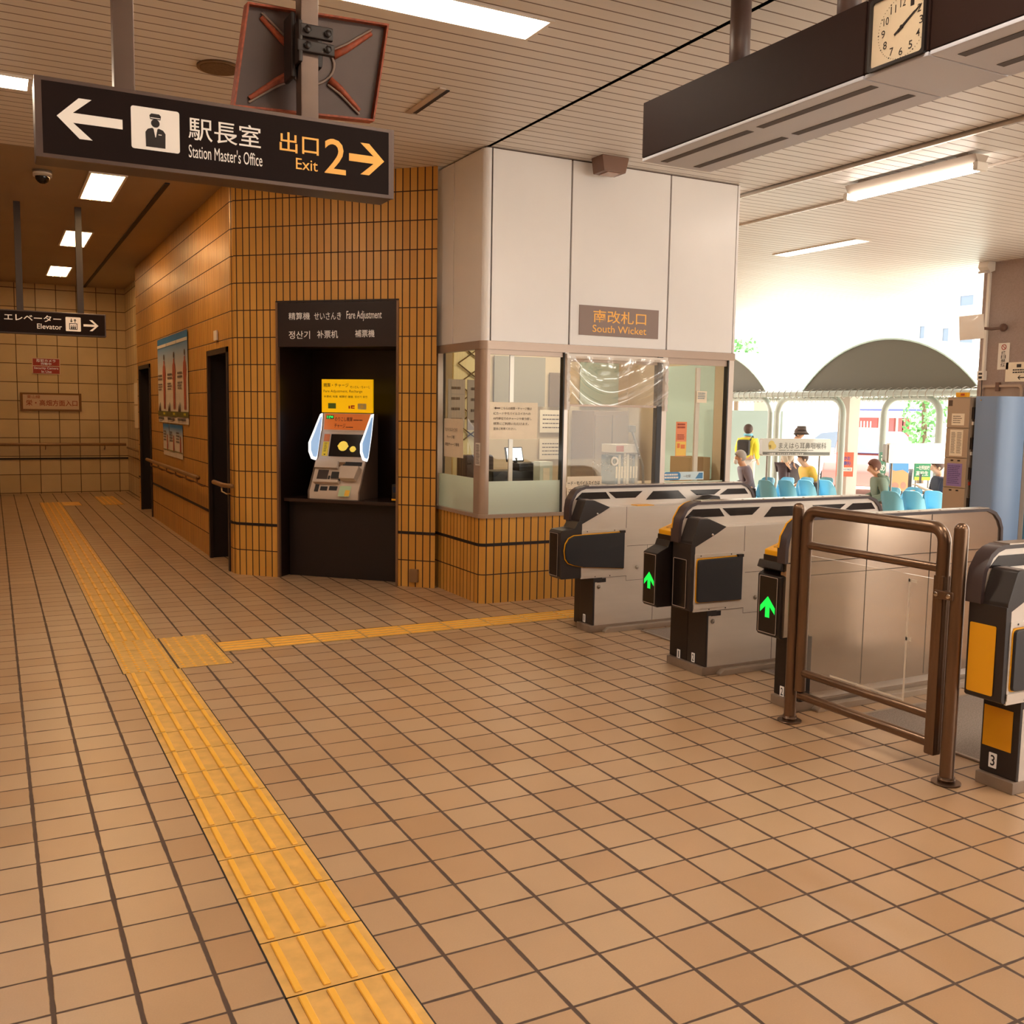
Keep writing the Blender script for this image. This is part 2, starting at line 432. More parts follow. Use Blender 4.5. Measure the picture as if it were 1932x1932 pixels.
# dark recess for the machine
mb = MB()
for (s0, d0), (s1, d1) in (((.462, 0), (.462, .62)), ((.462, .62), (1.598, .62)), ((1.598, .62), (1.598, 0))):
    p, q = FA(s0, d0), FA(s1, d1); mb.face([(p.x, p.y, 0), (q.x, q.y, 0), (q.x, q.y, 2.4), (p.x, p.y, 2.4)])
mb.face([FA(.462, 0, 2.03), FA(1.598, 0, 2.03), FA(1.598, .62, 2.03), FA(.462, .62, 2.03)])
struct(mb.build('wall_recess', mat('recess_laminate', '#21120d', 0.30, spec=0.4)))
# doorways in the corridor wall: jambs, head and a closed dark leaf
for n, (ya, yb, zt) in enumerate(((14.06, 15.14, 2.03), (9.13, 10.04, 2.01))):
    mb = MB()
    mb.face([(1.9, ya, 0), (2.08, ya, 0), (2.08, ya, zt), (1.9, ya, zt)]); mb.face([(1.9, yb, 0), (2.08, yb, 0), (2.08, yb, zt), (1.9, yb, zt)])
    mb.face([(1.9, ya, zt), (2.08, ya, zt), (2.08, yb, zt), (1.9, yb, zt)])
    mb.box(2.07, 2.09, ya, yb, 0, zt)
    d = struct(mb.build('door_%d' % (n + 1), DARKDOOR))
    mb = MB()
    mb.box(1.885, 1.915, ya - .02, ya + .03, 0, zt + .03); mb.box(1.885, 1.915, yb - .03, yb + .02, 0, zt + .03); mb.box(1.885, 1.915, ya - .02, yb + .02, zt - .02, zt + .03)
    mb.build('door_frame', DARK, d)
# ---------------------------------------------------------------- ticket booth shell
BX0, BX1, BY0, BY1 = 3.32, 5.765, 6.82, 7.71
base = [(BX0, BY1)] + arc(BX0 + .06, BY0 + .06, .06, 180, 270, 6) + [(BX1, BY0)]
mb = MB(); ribbon(mb, base, 0, .672, 0.0, VB)
ribbon(mb, [(BX1, BY0), (BX1, 18.3)], 0, .68, 3.4, VB); ribbon(mb, [(BX1, 8.5), (BX1, 18.3)], .68, H, 5.1, VB)
struct(mb.build('wall_booth_base', ORANGE))
mb = MB()
ribbon(mb, [(p[0] - .003, p[1] - .003) for p in base], VB - .012, VB + .012)
struct(mb.build('trim_6', BLACK))
# white steel panels above the windows
mb = MB(); G = .006
for a, b in ((7.38, 7.705), (6.86, 7.366)): mb.box(BX0, BX0 + .03, a, b, 2.035, H - .012, bev=.003)
for a, b in ((3.39, 4.075), (4.089, 5.027), (5.041, 5.735)): mb.box(a, b, BY0, BY0 + .03, 2.035, H - .012, bev=.003)
p = arc(BX0 + .05, BY0 + .05, .05, 178, 272, 6)
ribbon(mb, [(BX0, 6.855)] + p + [(3.378, BY0)], 2.035, H - .012)
mb.box(5.742, BX1, BY0, BY0 + .03, 2.035, H - .012, bev=.003)
mb.box(BX0 + .02, BX0 + .04, 6.84, 7.705, 2.02, H, mi=1); mb.box(3.35, BX1 - .002, BY0 + .02, BY0 + .04, 2.02, H, mi=1)
mb.box(BX1 - .02, BX1 - .001, BY0 + .03, 8.5, 2.02, H, mi=0)
struct(mb.build('wall_booth_panels', [PANEL, mat('panel_joint', '#5a4038', 0.6)]))
# ---------------------------------------------------------------- tactile paving
def tactile(name, label, rects, ribs_dir, dots=()):
    t = thing(name, label, 'tactile paving', (rects[0][0], rects[0][1], 0))
    mb = MB(); mr = MB(); md = MB()
    for (x0, y0, x1, y1) in rects: md.box(x0 - .003, x1 + .003, y0 - .003, y1 + .003, -.003, .0008)
    md.build('dark_bed', BLACK, t)
    for (x0, y0, x1, y1) in rects:
        mb.box(x0 + .0024, x1 - .0024, y0 + .003, y1 - .003, -.004, .002)
        if ribs_dir == 'y':
            for k in range(4):
                cx = x0 + (x1 - x0) * (.125 + .25 * k); mr.box(cx - .0105, cx + .0105, y0 + .012, y1 - .012, .001, .0075, bev=.0025, seg=1)
        elif ribs_dir == 'x':
            for k in range(4):
                cy = y0 + (y1 - y0) * (.125 + .25 * k); mr.box(x0 + .012, x1 - .012, cy - .009, cy + .009, .001, .0075, bev=.0025, seg=1)
        else:
            nx = max(2, round((x1 - x0) / .06)); ny = max(2, round((y1 - y0) / .056))
            for i in range(nx):
                for j in range(ny):
                    c = (x0 + (i + .5) * (x1 - x0) / nx, y0 + (j + .5) * (y1 - y0) / ny)
                    mr.cyl((c[0], c[1], .001), (c[0], c[1], .006), .012, 8, r1=.007)
    mb.build('tile_base', YEL, t); tag(mr.build('ribs' if ribs_dir else 'studs', YELRIB, t, smooth=20), kind='stuff')
    return t
P = .2855
tactile('tactile_paving', 'long yellow tactile strip with lengthwise bars running beside the camera up to the studded block',
        [(.615, 5.787 - P * (k + 1), .915, 5.787 - P * k) for k in range(18)], 'y')
tactile('tactile_paving', 'long yellow barred tactile strip continuing from the studded block into the corridor',
        [(.60, 6.612 + P * k, .895, 6.612 + P * (k + 1)) for k in range(35)], 'y')
tactile('tactile_paving', 'wide yellow studded tactile block where the strips branch', [(.605, 5.787, .90, 6.06), (.605, 6.06, .90, 6.335), (.605, 6.335, .90, 6.612),
        (.908, 5.787, 1.212, 6.06), (.908, 6.06, 1.212, 6.335), (.908, 6.335, 1.212, 6.612)], '')
tactile('tactile_paving', 'thin yellow tactile branch with crosswise bars leading to the first ticket gate',
        [(1.215 + .3106 * k, 6.082, 1.215 + .3106 * (k + 1), 6.347) for k in range(9)], 'x')
tactile('tactile_paving', 'short yellow tactile cross piece at the corridor end of the long strip', [(.895, 16.0, 1.16, 16.6)], 'x')
tactile('tactile_paving', 'small yellow tactile square lying before the far wall', [(1.44, 15.95, 1.745, 16.7), (1.44, 16.7, 1.745, 17.44)], 'y')

# ---------------------------------------------------------------- ceiling lamps
LAMPG = mat('lamp_diffuser', '#fff4e0', 0.5, emit=11.0, emit_col='#fff0dc')
LAMPO = mat('corridor_lamp_diffuser', '#fff0d8', 0.5, emit=7.5, emit_col='#ffd196')
LAMPD = mat('daylight_tube', '#fff6ea', 0.5, emit=5.0, emit_col='#fff4e8')
def recessed_lamp(x0, x1, y0, y1, label, m, group=None, tubes=True):
    t = thing('ceiling_light', label, 'ceiling light', ((x0 + x1) / 2, (y0 + y1) / 2, H), group)
    mb = MB(); f = lambda a, b, d: (a, b, d)
    o = [(x0, y0), (x1, y0), (x1, y1), (x0, y1)]; w = .02
    i = [(x0 + w, y0 + w), (x1 - w, y0 + w), (x1 - w, y1 - w), (x0 + w, y1 - w)]
    mb.ring(o, i, f, H - .012, H + .001); mb.build('frame', WHITEP, t)
    mb = MB(); mb.face([(x0 + w, y0 + w, H - .003), (x0 + w, y1 - w, H - .003), (x1 - w, y1 - w, H - .003), (x1 - w, y0 + w, H - .003)])
    mb.build('diffuser', m, t)
    mb = MB()
    if x1 - x0 > y1 - y0:
        for q in (.33, .67): mb.cyl((x0 + .05, y0 + (y1 - y0) * q, H - .012), (x1 - .05, y0 + (y1 - y0) * q, H - .012), .008, 8)
    else:
        for q in (.33, .67): mb.cyl((x0 + (x1 - x0) * q, y0 + .05, H - .012), (x0 + (x1 - x0) * q, y1 - .05, H - .012), .008, 8)
    if tubes: mb.build('tube', m, t)
    return t
recessed_lamp(1.36, 2.585, 4.52, 4.82, 'long white ceiling light panel above the hall, behind the mirror pole', LAMPG)
recessed_lamp(-.95, .285, 6.87, 7.16, 'long white ceiling light panel beside the hanging exit sign', LAMPG)
for y0, lab in ((9.3, 'corridor ceiling light just under the hanging exit sign, first of the corridor row'),
                (12.48, 'second ceiling light in the corridor row, over the posters'),
                (15.75, 'last small ceiling light in the corridor row, before the far wall')):
    recessed_lamp(.80, 1.11, y0, y0 + 1.22, lab, LAMPO, 'corridor ceiling lights')
recessed_lamp(8.55, 8.80, 8.15, 9.48, 'flat recessed ceiling light over the passage beyond the gates', LAMPD)
# the hall's row carried on unseen overhead and behind, added to light it
for (x0, y0), lab in (((1.36, 1.9), 'ceiling light of the hall directly overhead'), ((1.36, -.9), 'ceiling light of the hall behind the viewpoint'), ((-1.6, 2.6), 'ceiling light of the hall over the side aisle'),
                      ((4.2, -1.2), 'ceiling light of the hall over the far end of the gate line'), ((4.2, 1.6), 'ceiling light of the hall over the gate line')):
    recessed_lamp(x0, x0 + 1.225, y0, y0 + .3, lab, LAMPG)
def tube_lamp(x, ya, yb, z, label):
    t = thing('fluorescent_lamp', label, 'fluorescent lamp', (x, (ya + yb) / 2, H))
    mb = MB(); mb.prism([(x - .035, z + .02), (x + .035, z + .02), (x + .075, z + .085), (x - .075, z + .085)], 'y', ya, yb)
    mb.box(x - .03, x + .03, ya + .1, ya + .2, z + .08, H); mb.box(x - .03, x + .03, yb - .2, yb - .1, z + .08, H)
    mb.build('housing', mat('lamp_housing', '#b5a697', .5), t)
    mb = MB(); mb.cyl((x - .035, ya + .03, z - .005), (x - .035, yb - .03, z - .005), .02, 12); mb.cyl((x + .035, ya + .03, z - .005), (x + .035, yb - .03, z - .005), .02, 12)
    mb.build('tube', LAMPD, t)
    for y in (ya, yb):
        mb = MB(); mb.box(x - .06, x + .06, y - .012, y + .03, z - .03, z + .03, bev=.006); mb.build('socket', WHITEP, t)
tube_lamp(6.55, 5.06, 6.32, 3.36, 'twin-tube fluorescent lamp hanging between the two ceiling channels')
tube_lamp(12.2, 14.9, 16.1, 3.40, 'pale unlit-looking tube lamp under the outer edge of the ceiling')
tube_lamp(6.55, 1.0, 2.26, 3.36, 'twin-tube fluorescent lamp over the near lanes, out past the clock sign')
# round speaker grille and small ceiling fittings
t = thing('ceiling_speaker', 'round beige speaker grille set in the ceiling beside the mirror', 'speaker', (1.24, 6.1, H))
mb = MB(); mb.cyl((1.24, 6.1, H - .012), (1.24, 6.1, H + .001), .125, 28); mb.build('rim', mat('speaker_rim', '#8a6a4c', .5), t)
mb = MB(); mb.cyl((1.24, 6.1, H - .016), (1.24, 6.1, H - .01), .108, 28); mb.build('grille', mat('speaker_grille', '#6e5236', .7, noise=.2, nscale=90), t)
t = thing('security_camera', 'small dark dome camera under the ceiling below the exit sign end', 'camera', (.45, 9.5, H))
mb = MB(); mb.cyl((.45, 9.5, H - .05), (.45, 9.5, H), .075, 20); mb.build('housing', WHITEP, t)
mb = MB(); mb.ball((.45, 9.5, H - .05), .06, 16); mb.build('dome', mat('dome_plastic', '#140c0a', .1), t)
t = thing('sensor_box', 'small brown sensor box on the ceiling in front of the white panels', 'sensor', (4.33, 6.66, H))
mb = MB(); mb.prism([(4.22, H - .12), (4.42, H - .12), (4.45, H), (4.20, H)], 'y', 6.58, 6.74, bev=.006); mb.build('housing', mat('brown_plastic', '#7c5a48', .4), t)
mb = MB(); mb.box(4.26, 4.38, 6.60, 6.72, H - .126, H - .119, bev=.002); mb.build('lens', mat('smoked_lens', '#b48c78', .2), t)
t = thing('ceiling_hatch', 'slim ceiling inspection slot near the white panel corner', 'hatch', (2.56, 6.05, H))
mb = MB(); mb.box(2.545, 2.575, 5.8, 6.34, H - .008, H - .0005); mb.build('slot', BLACK, t)
mb = MB(); mb.box(2.50, 2.545, 5.78, 6.36, H - .008, H - .0005); mb.build('cover', MATS['ceiling_channel'], t)

# ---------------------------------------------------------------- hanging exit sign
def arrow(a0, b0, a1, b1, dirn, t):
    """chevron arrow filling the box, pointing +1 or -1 along a; t: stroke"""
    P = []; w = a1 - a0; h = b1 - b0; c = (b0 + b1) / 2; k = t * .72
    pts = [(w, c), (w - h * .52, b1), (w - h * .52 - t * 1.25, b1), (w - t * 1.55 + 0, c + t * .5), (0, c + t * .5), (0, c - t * .5), (w - t * 1.55, c - t * .5), (w - h * .52 - t * 1.25, b0), (w - h * .52, b0)]
    return [((a0 + x) if dirn > 0 else (a1 - x), y) for x, y in pts]
t = thing('hanging_sign', 'large dark hanging sign with white office lettering and amber exit lettering and arrows', 'sign', (.74, 3.5, 2.27))
X0, X1, Z0, Z1, YF = .15, 1.332, 2.268, 2.512, 3.5
mb = MB(); mb.box(X0, X1, YF + .004, YF + .13, Z0, Z1, bev=.006); mb.build('case', mat('sign_case', '#4a3a36', .35, metal=.3), t)
mb = MB(); mb.ring([(X0, Z0), (X1, Z0), (X1, Z1), (X0, Z1)], [(X0 + .02, Z0 + .012), (X1 - .02, Z0 + .012), (X1 - .02, Z1 - .012), (X0 + .02, Z1 - .012)], lambda a, b, d: (a, d, b), YF - .004, YF + .01)
mb.build('frame', mat('sign_frame', '#5e4e49', .35, metal=.4), t)
fr = frame((X0, YF, Z0), (1, 0, 0), (0, 0, 1)); W, HH = X1 - X0, Z1 - Z0
mb = MB(); plate(mb, fr, .018, .01, W - .018, HH - .01, -.002, .003); mb.build('panel', mat('sign_panel_black', '#1f1412', .6, spec=.1), t)
# photo offsets: fractions measured along the panel
def fx(p): return W * p
mw = MB(); my = MB()
ma = MB(); shape(ma, fr, arrow(fx(.052), .068, fx(.215), .192, -1, .030), .003, .0045); ma.build('arrow', LETW, t)
mb = MB(); shape(mb, fr, rounded(fx(.237), .062, fx(.364), .195, .008), .003, .0045); pic = mb.build('pictogram', LETW, t)
mb = MB()   # station officer on the white square
cx = fx(.300)
shape(mb, fr, [(cx - .030, .072), (cx + .030, .072), (cx + .031, .118), (cx + .024, .128), (cx + .010, .133), (cx, .126), (cx - .010, .133), (cx - .024, .128), (cx - .031, .118)], .0045, .0055)
shape(mb, fr, [(cx + .0135 * math.cos(q), .148 + .013 * math.sin(q)) for q in [PI * 2 * k / 14 for k in range(14)]], .0045, .0055)
shape(mb, fr, [(cx - .016, .160), (cx + .016, .160), (cx + .018, .172), (cx + .012, .178), (cx - .012, .178), (cx - .018, .172)], .0045, .0055)
mb.build('officer', LETB, pic)
mb = MB(); shape(mb, fr, [(cx - .006, .131), (cx + .006, .131), (cx + .001, .104), (cx - .001, .104)], .0055, .006); shape(mb, fr, [(cx + .009, .112), (cx + .019, .112), (cx + .019, .1145), (cx + .009, .1145)], .0055, .006)
shape(mb, fr, [(cx - .015, .163), (cx + .015, .163), (cx + .015, .1655), (cx - .015, .1655)], .0055, .006); mb.build('collar', LETW, pic)
write(mw, '駅長室', fr, (fx(.388), .113, fx(.590), .187), .004, bold=.004)
write(mw, "Station Master's Office", fr, (fx(.388), .055, fx(.594), .098), .004, bold=.001)
write(my, '出口', fr, (fx(.645), .115, fx(.762), .182), .004, bold=.008)
write(my, 'Exit', fr, (fx(.693), .062, fx(.759), .100), .004, bold=.003)
write(my, '2', fr, (fx(.780), .062, fx(.846), .182), .004, bold=.006)
ma = MB(); shape(ma, fr, arrow(fx(.856), .073, fx(.968), .183, 1, .026), .003, .0045); ma.build('arrow', LETY, t)
mw.build('white_lettering', LETW, t); my.build('amber_lettering', LETY, t)
POLE = mat('sign_pole_steel', '#66544b', .4, metal=.45, noise=.08, nscale=6)
for px in (.418, 1.030):
    mb = MB(); mb.box(px - .032, px + .032, 3.53, 3.595, Z1 - .001, H, bev=.004); mb.build('pole', POLE, t)
# convex mirror on the second pole, seen from behind
o = Vector((1.082, 3.69, 2.752)); u = Vector((1, .03, .057)); v = Vector((.14, -.06, 1))
fr = frame(o, u, v)
t = thing('traffic_mirror', 'square convex mirror with dark back, worn orange edges and cross ribs on a pole', 'mirror', (1.085, 3.66, 2.56))
MBACK = mat('mirror_back_brown', '#54403a', .5, noise=.1, nscale=6); RUST = mat('worn_orange_paint', '#98472a', .6, noise=.35, nscale=60)
S = .266; SV = .180
mb = MB(); mb.ring([(-S, -SV), (S, -SV), (S, SV), (-S, SV)], [(-S + .007, -SV + .007), (S - .007, -SV + .007), (S - .007, SV - .007), (-S + .007, SV - .007)], lambda a, b, d: on(fr, a, b, d), -.025, .03)
mb.build('rim', RUST, t)
mb = MB(); mb.prism([(-S + .006, -SV + .006), (S - .006, -SV + .006), (S - .006, SV - .006), (-S + .006, SV - .006)], None, -.022, .002, f=lambda a, b, d: on(fr, a, b, d)); mb.build('back_plate', MBACK, t)
mb = MB(); mb.grid(lambda i, j: on(fr, (2 * i - 1) * (S - .012), (2 * j - 1) * (SV - .012), -.024 - .035 * (1 - (2 * i - 1) ** 2) * (1 - (2 * j - 1) ** 2)), 10, 10); mb.build('mirror_face', CHROME, t)
for sa, sb in ((-1, 1), (1, 1), (-1, -1), (1, -1)):
    mb = MB(); pts = [on(fr, sa * .075, sb * .045, .006), on(fr, sa * .12, sb * .072, .008), on(fr, sa * .208, sb * .142, .006)]
    mb.tube(pts, .012, 8, radii=[.016, .013, .009]); mb.build('rib', RUST, t)
    mb = MB(); q = Vector((0, .014 * 1))
    mb.tube([on(fr, sa * .07, sb * .063, .008), on(fr, sa * .12, sb * .091, .01), on(fr, sa * .208, sb * .156, .008)], .005, 6); mb.build('rib_edge', mat('rib_grey', '#8a7468', .5), t)
mb = MB(); mb.tube([on(fr, .085 * math.cos(q), .085 * math.sin(q) * .8, .005) for q in [PI * 2 * k / 24 for k in range(25)]], .006, 6, cap=False); mb.build('hub_ring', mat('rib_grey', '#8a7468', .5), t)
CL = mat('clamp_iron', '#241815', .5)
mb = MB()
mb.box(.985, 1.0, 3.51, 3.67, 2.70, 2.84, bev=.004); mb.box(.972, .99, 3.56, 3.66, 2.66, 2.88, bev=.006)
mb.box(.98, 1.115, 3.508, 3.53, 2.735, 2.775, bev=.006); mb.box(.99, 1.11, 3.508, 3.53, 2.785, 2.83, bev=.006); mb.box(1.0, 1.10, 3.60, 3.67, 2.72, 2.83, bev=.01)
cl = mb.build('clamp', CL, t)
for bx, bz in ((1.015, 2.808), (1.088, 2.806), (1.015, 2.755), (1.088, 2.753)):
    mb = MB(); mb.cyl((bx, 3.512, bz), (bx, 3.497, bz), .013, 6); mb.build('bolt', GUNDK, cl)
# ---------------------------------------------------------------- elevator sign
t = thing('hanging_sign', 'smaller dark hanging sign with white elevator lettering in the corridor', 'sign', (.3, 11.0, 2.2))
mb = MB(); mb.box(-.35, 1.068, 11.004, 11.12, 2.19, 2.42, bev=.005); mb.build('case', MATS['sign_case'], t)
fr = frame((-.35, 11.0, 2.19), (1, 0, 0), (0, 0, 1))
mb = MB(); plate(mb, fr, .012, .012, 1.406, .218, -.004, .002); mb.build('panel', MATS['sign_panel_black'], t)
mw = MB(); write(mw, 'エレベーター', fr, (.49, .125, 1.0, .19), .003, bold=.012); write(mw, 'Elevator', fr, (.78, .055, 1.005, .105), .003, bold=.006)
ma = MB(); shape(ma, fr, arrow(1.205, .055, 1.345, .165, 1, .022), .002, .004); ma.build('arrow', LETW, t)
mw.build('white_lettering', LETW, t)
mb = MB(); shape(mb, fr, rounded(1.04, .045, 1.18, .185, .008), .002, .004); pic = mb.build('pictogram', LETW, t)
mb = MB(); mb.ring([(1.072, .062), (1.148, .062), (1.148, .125), (1.072, .125)], [(1.079, .069), (1.141, .069), (1.141, .118), (1.079, .118)], lambda a, b, d: on(fr, a, b, d), .004, .005)
for q in (1.093, 1.11, 1.127):
    shape(mb, fr, [(q - .006, .069), (q + .006, .069), (q + .007, .092), (q - .007, .092)], .004, .005); shape(mb, fr, [(q - .004, .096), (q + .004, .096), (q + .004, .105), (q - .004, .105)], .004, .005)
shape(mb, fr, [(1.079, .15), (1.093, .132), (1.107, .15), (1.097, .15), (1.097, .17), (1.089, .17), (1.089, .15)], .004, .005)
shape(mb, fr, [(1.113, .152), (1.127, .17), (1.141, .152), (1.131, .152), (1.131, .132), (1.123, .132), (1.123, .152)], .004, .005)
mb.build('lift_symbol', LETB, pic)
for px in (.285, .836):
    mb = MB(); mb.box(px - .03, px + .03, 11.03, 11.09, 2.419, H); mb.build('pole', mat('dark_pole', '#2e1f18', .45), t)
# ---------------------------------------------------------------- ticket gates
ARCH_OUT = [(3.447, .77), (3.447, .845), (3.456, .905), (3.495, .966), (3.530, .988), (3.575, 1.0), (4.955, 1.0), (5.020, .976), (5.062, .935), (5.085, .885), (5.09, .77)]
def inset(P, d):
    out = []
    n = len(P)
    for i in range(n):
        a, b, c = Vector(P[i - 1]), Vector(P[i]), Vector(P[(i + 1) % n])
        t = ((b - a).normalized() + (c - b).normalized()).normalized(); nn = Vector((-t.y, t.x)) * -1
        out.append((b.x + nn.x * d, b.y + nn.y * d))
    return out
ARCH_IN = [(3.468, .77), (3.468, .842), (3.477, .895), (3.508, .948), (3.540, .970), (3.580, .982), (4.950, .982), (5.005, .962), (5.042, .926), (5.066, .88), (5.07, .77)]
SLOTS = [[(3.496, .908), (3.784, .908), (3.745, .956), (3.552, .956)], [(3.766, .956), (4.054, .956), (3.994, .910), (3.828, .910)], [(4.085, .893), (4.439, .893), (4.365, .953), (4.145, .953)],
         [(4.472, .953), (4.757, .953), (4.695, .914), (4.533, .914)], [(4.747, .912), (5.020, .912), (4.983, .954), (4.819, .954)]]
HOOD = [(3.462, .752), (3.466, .786), (3.512, .908), (3.522, .914), (3.584, .911), (3.712, .861), (3.645, .825), (3.489, .752)]
GATEB = mat('gate_steel', '#d6ccc2', 0.36, metal=0.3, noise=0.05, nscale=2.0, stretch=(1, 1, 6))
GATEA = mat('arch_steel', '#dcd2c8', 0.30, metal=0.3)
RIM = mat('arch_rim', '#46393a', 0.35)
PAD = mat('flap_pad', '#26262b', 0.42, bump=0.05, nscale=300)
LED = mat('green_led', '#10c040', 0.4, emit=.42, emit_col='#10f048')
PLAINST = mat('plain_side_steel', '#cbb8a6', 0.16, metal=0.88, noise=0.05, nscale=2.0, stretch=(1, 1, 6))
PLINTH = mat('gate_plinth', '#8d7a6a', 0.6, noise=0.12, nscale=12)
def label_plate(t, x, yc, zc, digit, w=.028, h=.05):
    fr = frame((x, yc + w / 2, zc - h / 2), (0, -1, 0), (0, 0, 1))
    mb = MB(); plate(mb, fr, 0, 0, w, h, 0, .0015, r=.003); o = mb.build('number_plate', LETW, t)
    mb = MB(); write(mb, digit, fr, (w * (.38 if digit == '1' else .24), h * .14, w * (.66 if digit == '1' else .78), h * .86), .002, bold=.012); mb.build('number', LETB, o)
def led_panel(t, x, y0, y1, z0, z1, on_, col=None):
    fr = frame((x, y1, z0), (0, -1, 0), (0, 0, 1)); W, Hh = y1 - y0, z1 - z0
    mb = MB(); plate(mb, fr, 0, 0, W, Hh, 0, .002, r=.006); o = mb.build('indicator_panel', col or mat('panel_smoke', '#1d1715', .25), t)
    if not col:
        a, b = rounded(0, 0, W, Hh, .006), rounded(.0035, .0035, W - .0035, Hh - .0035, .004)
        mb = MB(); mb.ring(a, b, lambda p, q, d: on(fr, p, q, d), .0015, .003); mb.build('outline', mat('grey_line', '#a89a92', .5), o)
    if on_:
        c = W / 2; zc = Hh * .47; k = W * .40; s = k / 2.6
        P = [(c, zc + k * 1.0), (c + k, zc - k * .02), (c + k, zc - k * .62), (c + s * .75, zc + k * .02), (c + s * .75, zc - k * 1.05), (c - s * .75, zc - k * 1.05), (c - s * .75, zc + k * .02), (c - k, zc - k * .62), (c - k, zc - k * .02)]
        mb = MB(); shape(mb, fr, P, .002, .003); mb.build('green_arrow', LED, o)
def ticket_gate(label, yR, right, left, num_r=None, num_l=None, out=False, arch=(.105, .165), plain=False, blocked=False, marker=False):
    """right / left: the two half cabinets; out: the right half has the long jutting head"""
    t = thing('ticket_gate', label, 'ticket gate', (3.6, yR + .1, 0), 'ticket gates')
    ya, yb = yR + arch[0], yR + arch[1]
    ylo = yR if right else yR + .155; yhi = yR + (.335 if left else .168)
    mb = MB(); mb.box(3.568, 5.06, ylo - .004, yhi, 0, .05, bev=.004); mb.build('plinth', PLINTH, t)
    # arch wall with its dark rim and slots
    xy = lambda a, b, d: (a, d, b)
    mb = MB(); P = ARCH_IN if not plain else [(3.64, .09), (3.64, .395), (3.468, .395)] + ARCH_IN[1:-1] + [(5.07, .09)]
    mb.prism(P, 'y', ya + .004, yb - .004); arch_o = mb.build('arch_panel', GATEA if not plain else PLAINST, t)
    mb = MB(); n = len(ARCH_OUT)
    for q in range(n - 1):
        pass
    mb.ring(ARCH_OUT, ARCH_IN, xy, ya - .006, yb + .006); mb.build('arch_rim', RIM, t)
    if not plain:
        mb = MB()
        for s in SLOTS: mb.prism(s, 'y', ya + .002, yb - .002)
        mb.build('slot', mat('smoked_slot', '#241d1d', .15), arch_o)
    if plain:
        mb = MB(); mb.prism([(3.67, 0), (3.67, .012), (3.70, .034), (4.95, .034), (4.95, 0)], 'y', ya - .055, ya - .006, bev=.003); mb.build('floor_channel', mat('floor_channel', '#b8aa9c', .35, metal=.5, noise=.1, nscale=9), t)
        mb = MB()
        for q in (4.02, 4.50): mb.box(q, q + .0025, ya + .002, ya + .005, .10, .98)
        mb.box(3.60, 5.06, ya + .002, ya + .005, .70, .7025); mb.build('panel_seam', BLACK, arch_o)
    mb = MB(); mb.box(3.60, 4.95, ya - .008, yb + .008, .9985, 1.004)
    for k in range(8): mb.cyl((3.75 + .16 * k, ya - .004, 1.002), (3.75 + .16 * k, ya - .004, 1.0065), .006, 8)
    mb.build('top_rail', mat('top_rail', '#b9aa9e', .25, metal=.6), t)
    if right:
        y0, y1 = yR, yR + .165
        mb = MB(); mb.prism([(3.606, .05), (5.05, .05), (5.05, .86), (3.53, .86), (3.489, .75), (3.489, .386), (3.606, .386)], 'y', y0, y1)
        body = mb.build('cabinet', GATEB, t)
        mb = MB(); e = y0 - .0006
        for (a, b, c, d) in ((3.848, .71, 3.8505, .86), (3.857, .586, 4.9, .5885), (3.857, .345, 3.859, .588), (3.857, .345, 4.03, .347), (4.03, .345, 4.032, .588), (4.087, .05, 4.090, .345), (4.03, .380, 5.05, .382), (4.45, .05, 4.453, .86), (3.60, .378, 3.86, .3805)):
            mb.box(a, c, e, y0 + .001, b, d)
        mb.build('panel_seam', BLACK, body)
        mb = MB(); mb.box(3.589, 3.606, y0 - .002, y1 + .003, .05, .388, bev=.006); mb.box(3.60, 3.66, y0 - .003, y0 + .01, .35, .388); mb.build('pedestal_front', GUN, t)
        hx = 3.32 if out else 3.46
        mb = MB()
        if out:
            mb.prism([(3.322, .405), (3.334, .386), (3.49, .386), (3.49, .772), (3.458, .772), (3.43, .725), (3.334, .716), (3.320, .70)], 'y', y0 - .006, y1 - .02, bev=.004)
        else:
            mb.prism([(3.462, .395), (3.472, .386), (3.492, .386), (3.492, .772), (3.460, .772)], 'y', y0 - .003, y1, bev=.003)
        mb.build('head', GUN, t)
        mb = MB(); mb.prism(HOOD, 'y', y0 - .004, ya + .002, bev=.004); hood = mb.build('hood', GUN, t)
        mb = MB(); mb.prism([(3.524, .912), (3.524, .9165), (3.584, .9140), (3.584, .910)], 'y', y0 + .012, ya - .012); mb.build('reader_pad', mat('reader_pad', '#8a7c76', .3), hood)
        mb = MB(); mb.cyl((3.609, y0 - .007, .819), (3.609, y0, .819), .007, 12); mb.build('screw', CHROME, hood)
        mb = MB()
        F = lambda a, b, d: (a, d, b)
        mb.ring([(3.487, .381), (3.856, .381), (3.856, .712), (3.487, .712)], [(3.50, .428), (3.829, .428), (3.829, .693), (3.50, .693)], F, y0 - .006, y0 + .002)
        mb.box(3.487, 3.79, y0 - .010, y0, .398, .426); fl = mb.build('flap_frame', GATEB, t)
        mb = MB()
        for q in (3.53, 3.75): mb.cyl((q, y0 - .0075, .702), (q, y0 - .004, .702), .004, 8)
        for q in (3.60, 3.72): mb.cyl((q, y0 - .0075, .390), (q, y0 - .004, .390), .004, 8)
        mb.build('screw', BLACK, fl)
        if out: pad = [(3.352, .575), (3.360, .625), (3.385, .660), (3.425, .677), (3.50, .680), (3.826, .687), (3.826, .436), (3.50, .462), (3.425, .480), (3.385, .495), (3.360, .525)]
        else: pad = [(3.502, .455), (3.505, .442), (3.517, .437), (3.826, .432), (3.826, .688), (3.517, .682), (3.505, .676), (3.502, .663)]
        cx = sum(a for a, b in pad) / len(pad); cz = sum(b for a, b in pad) / len(pad)
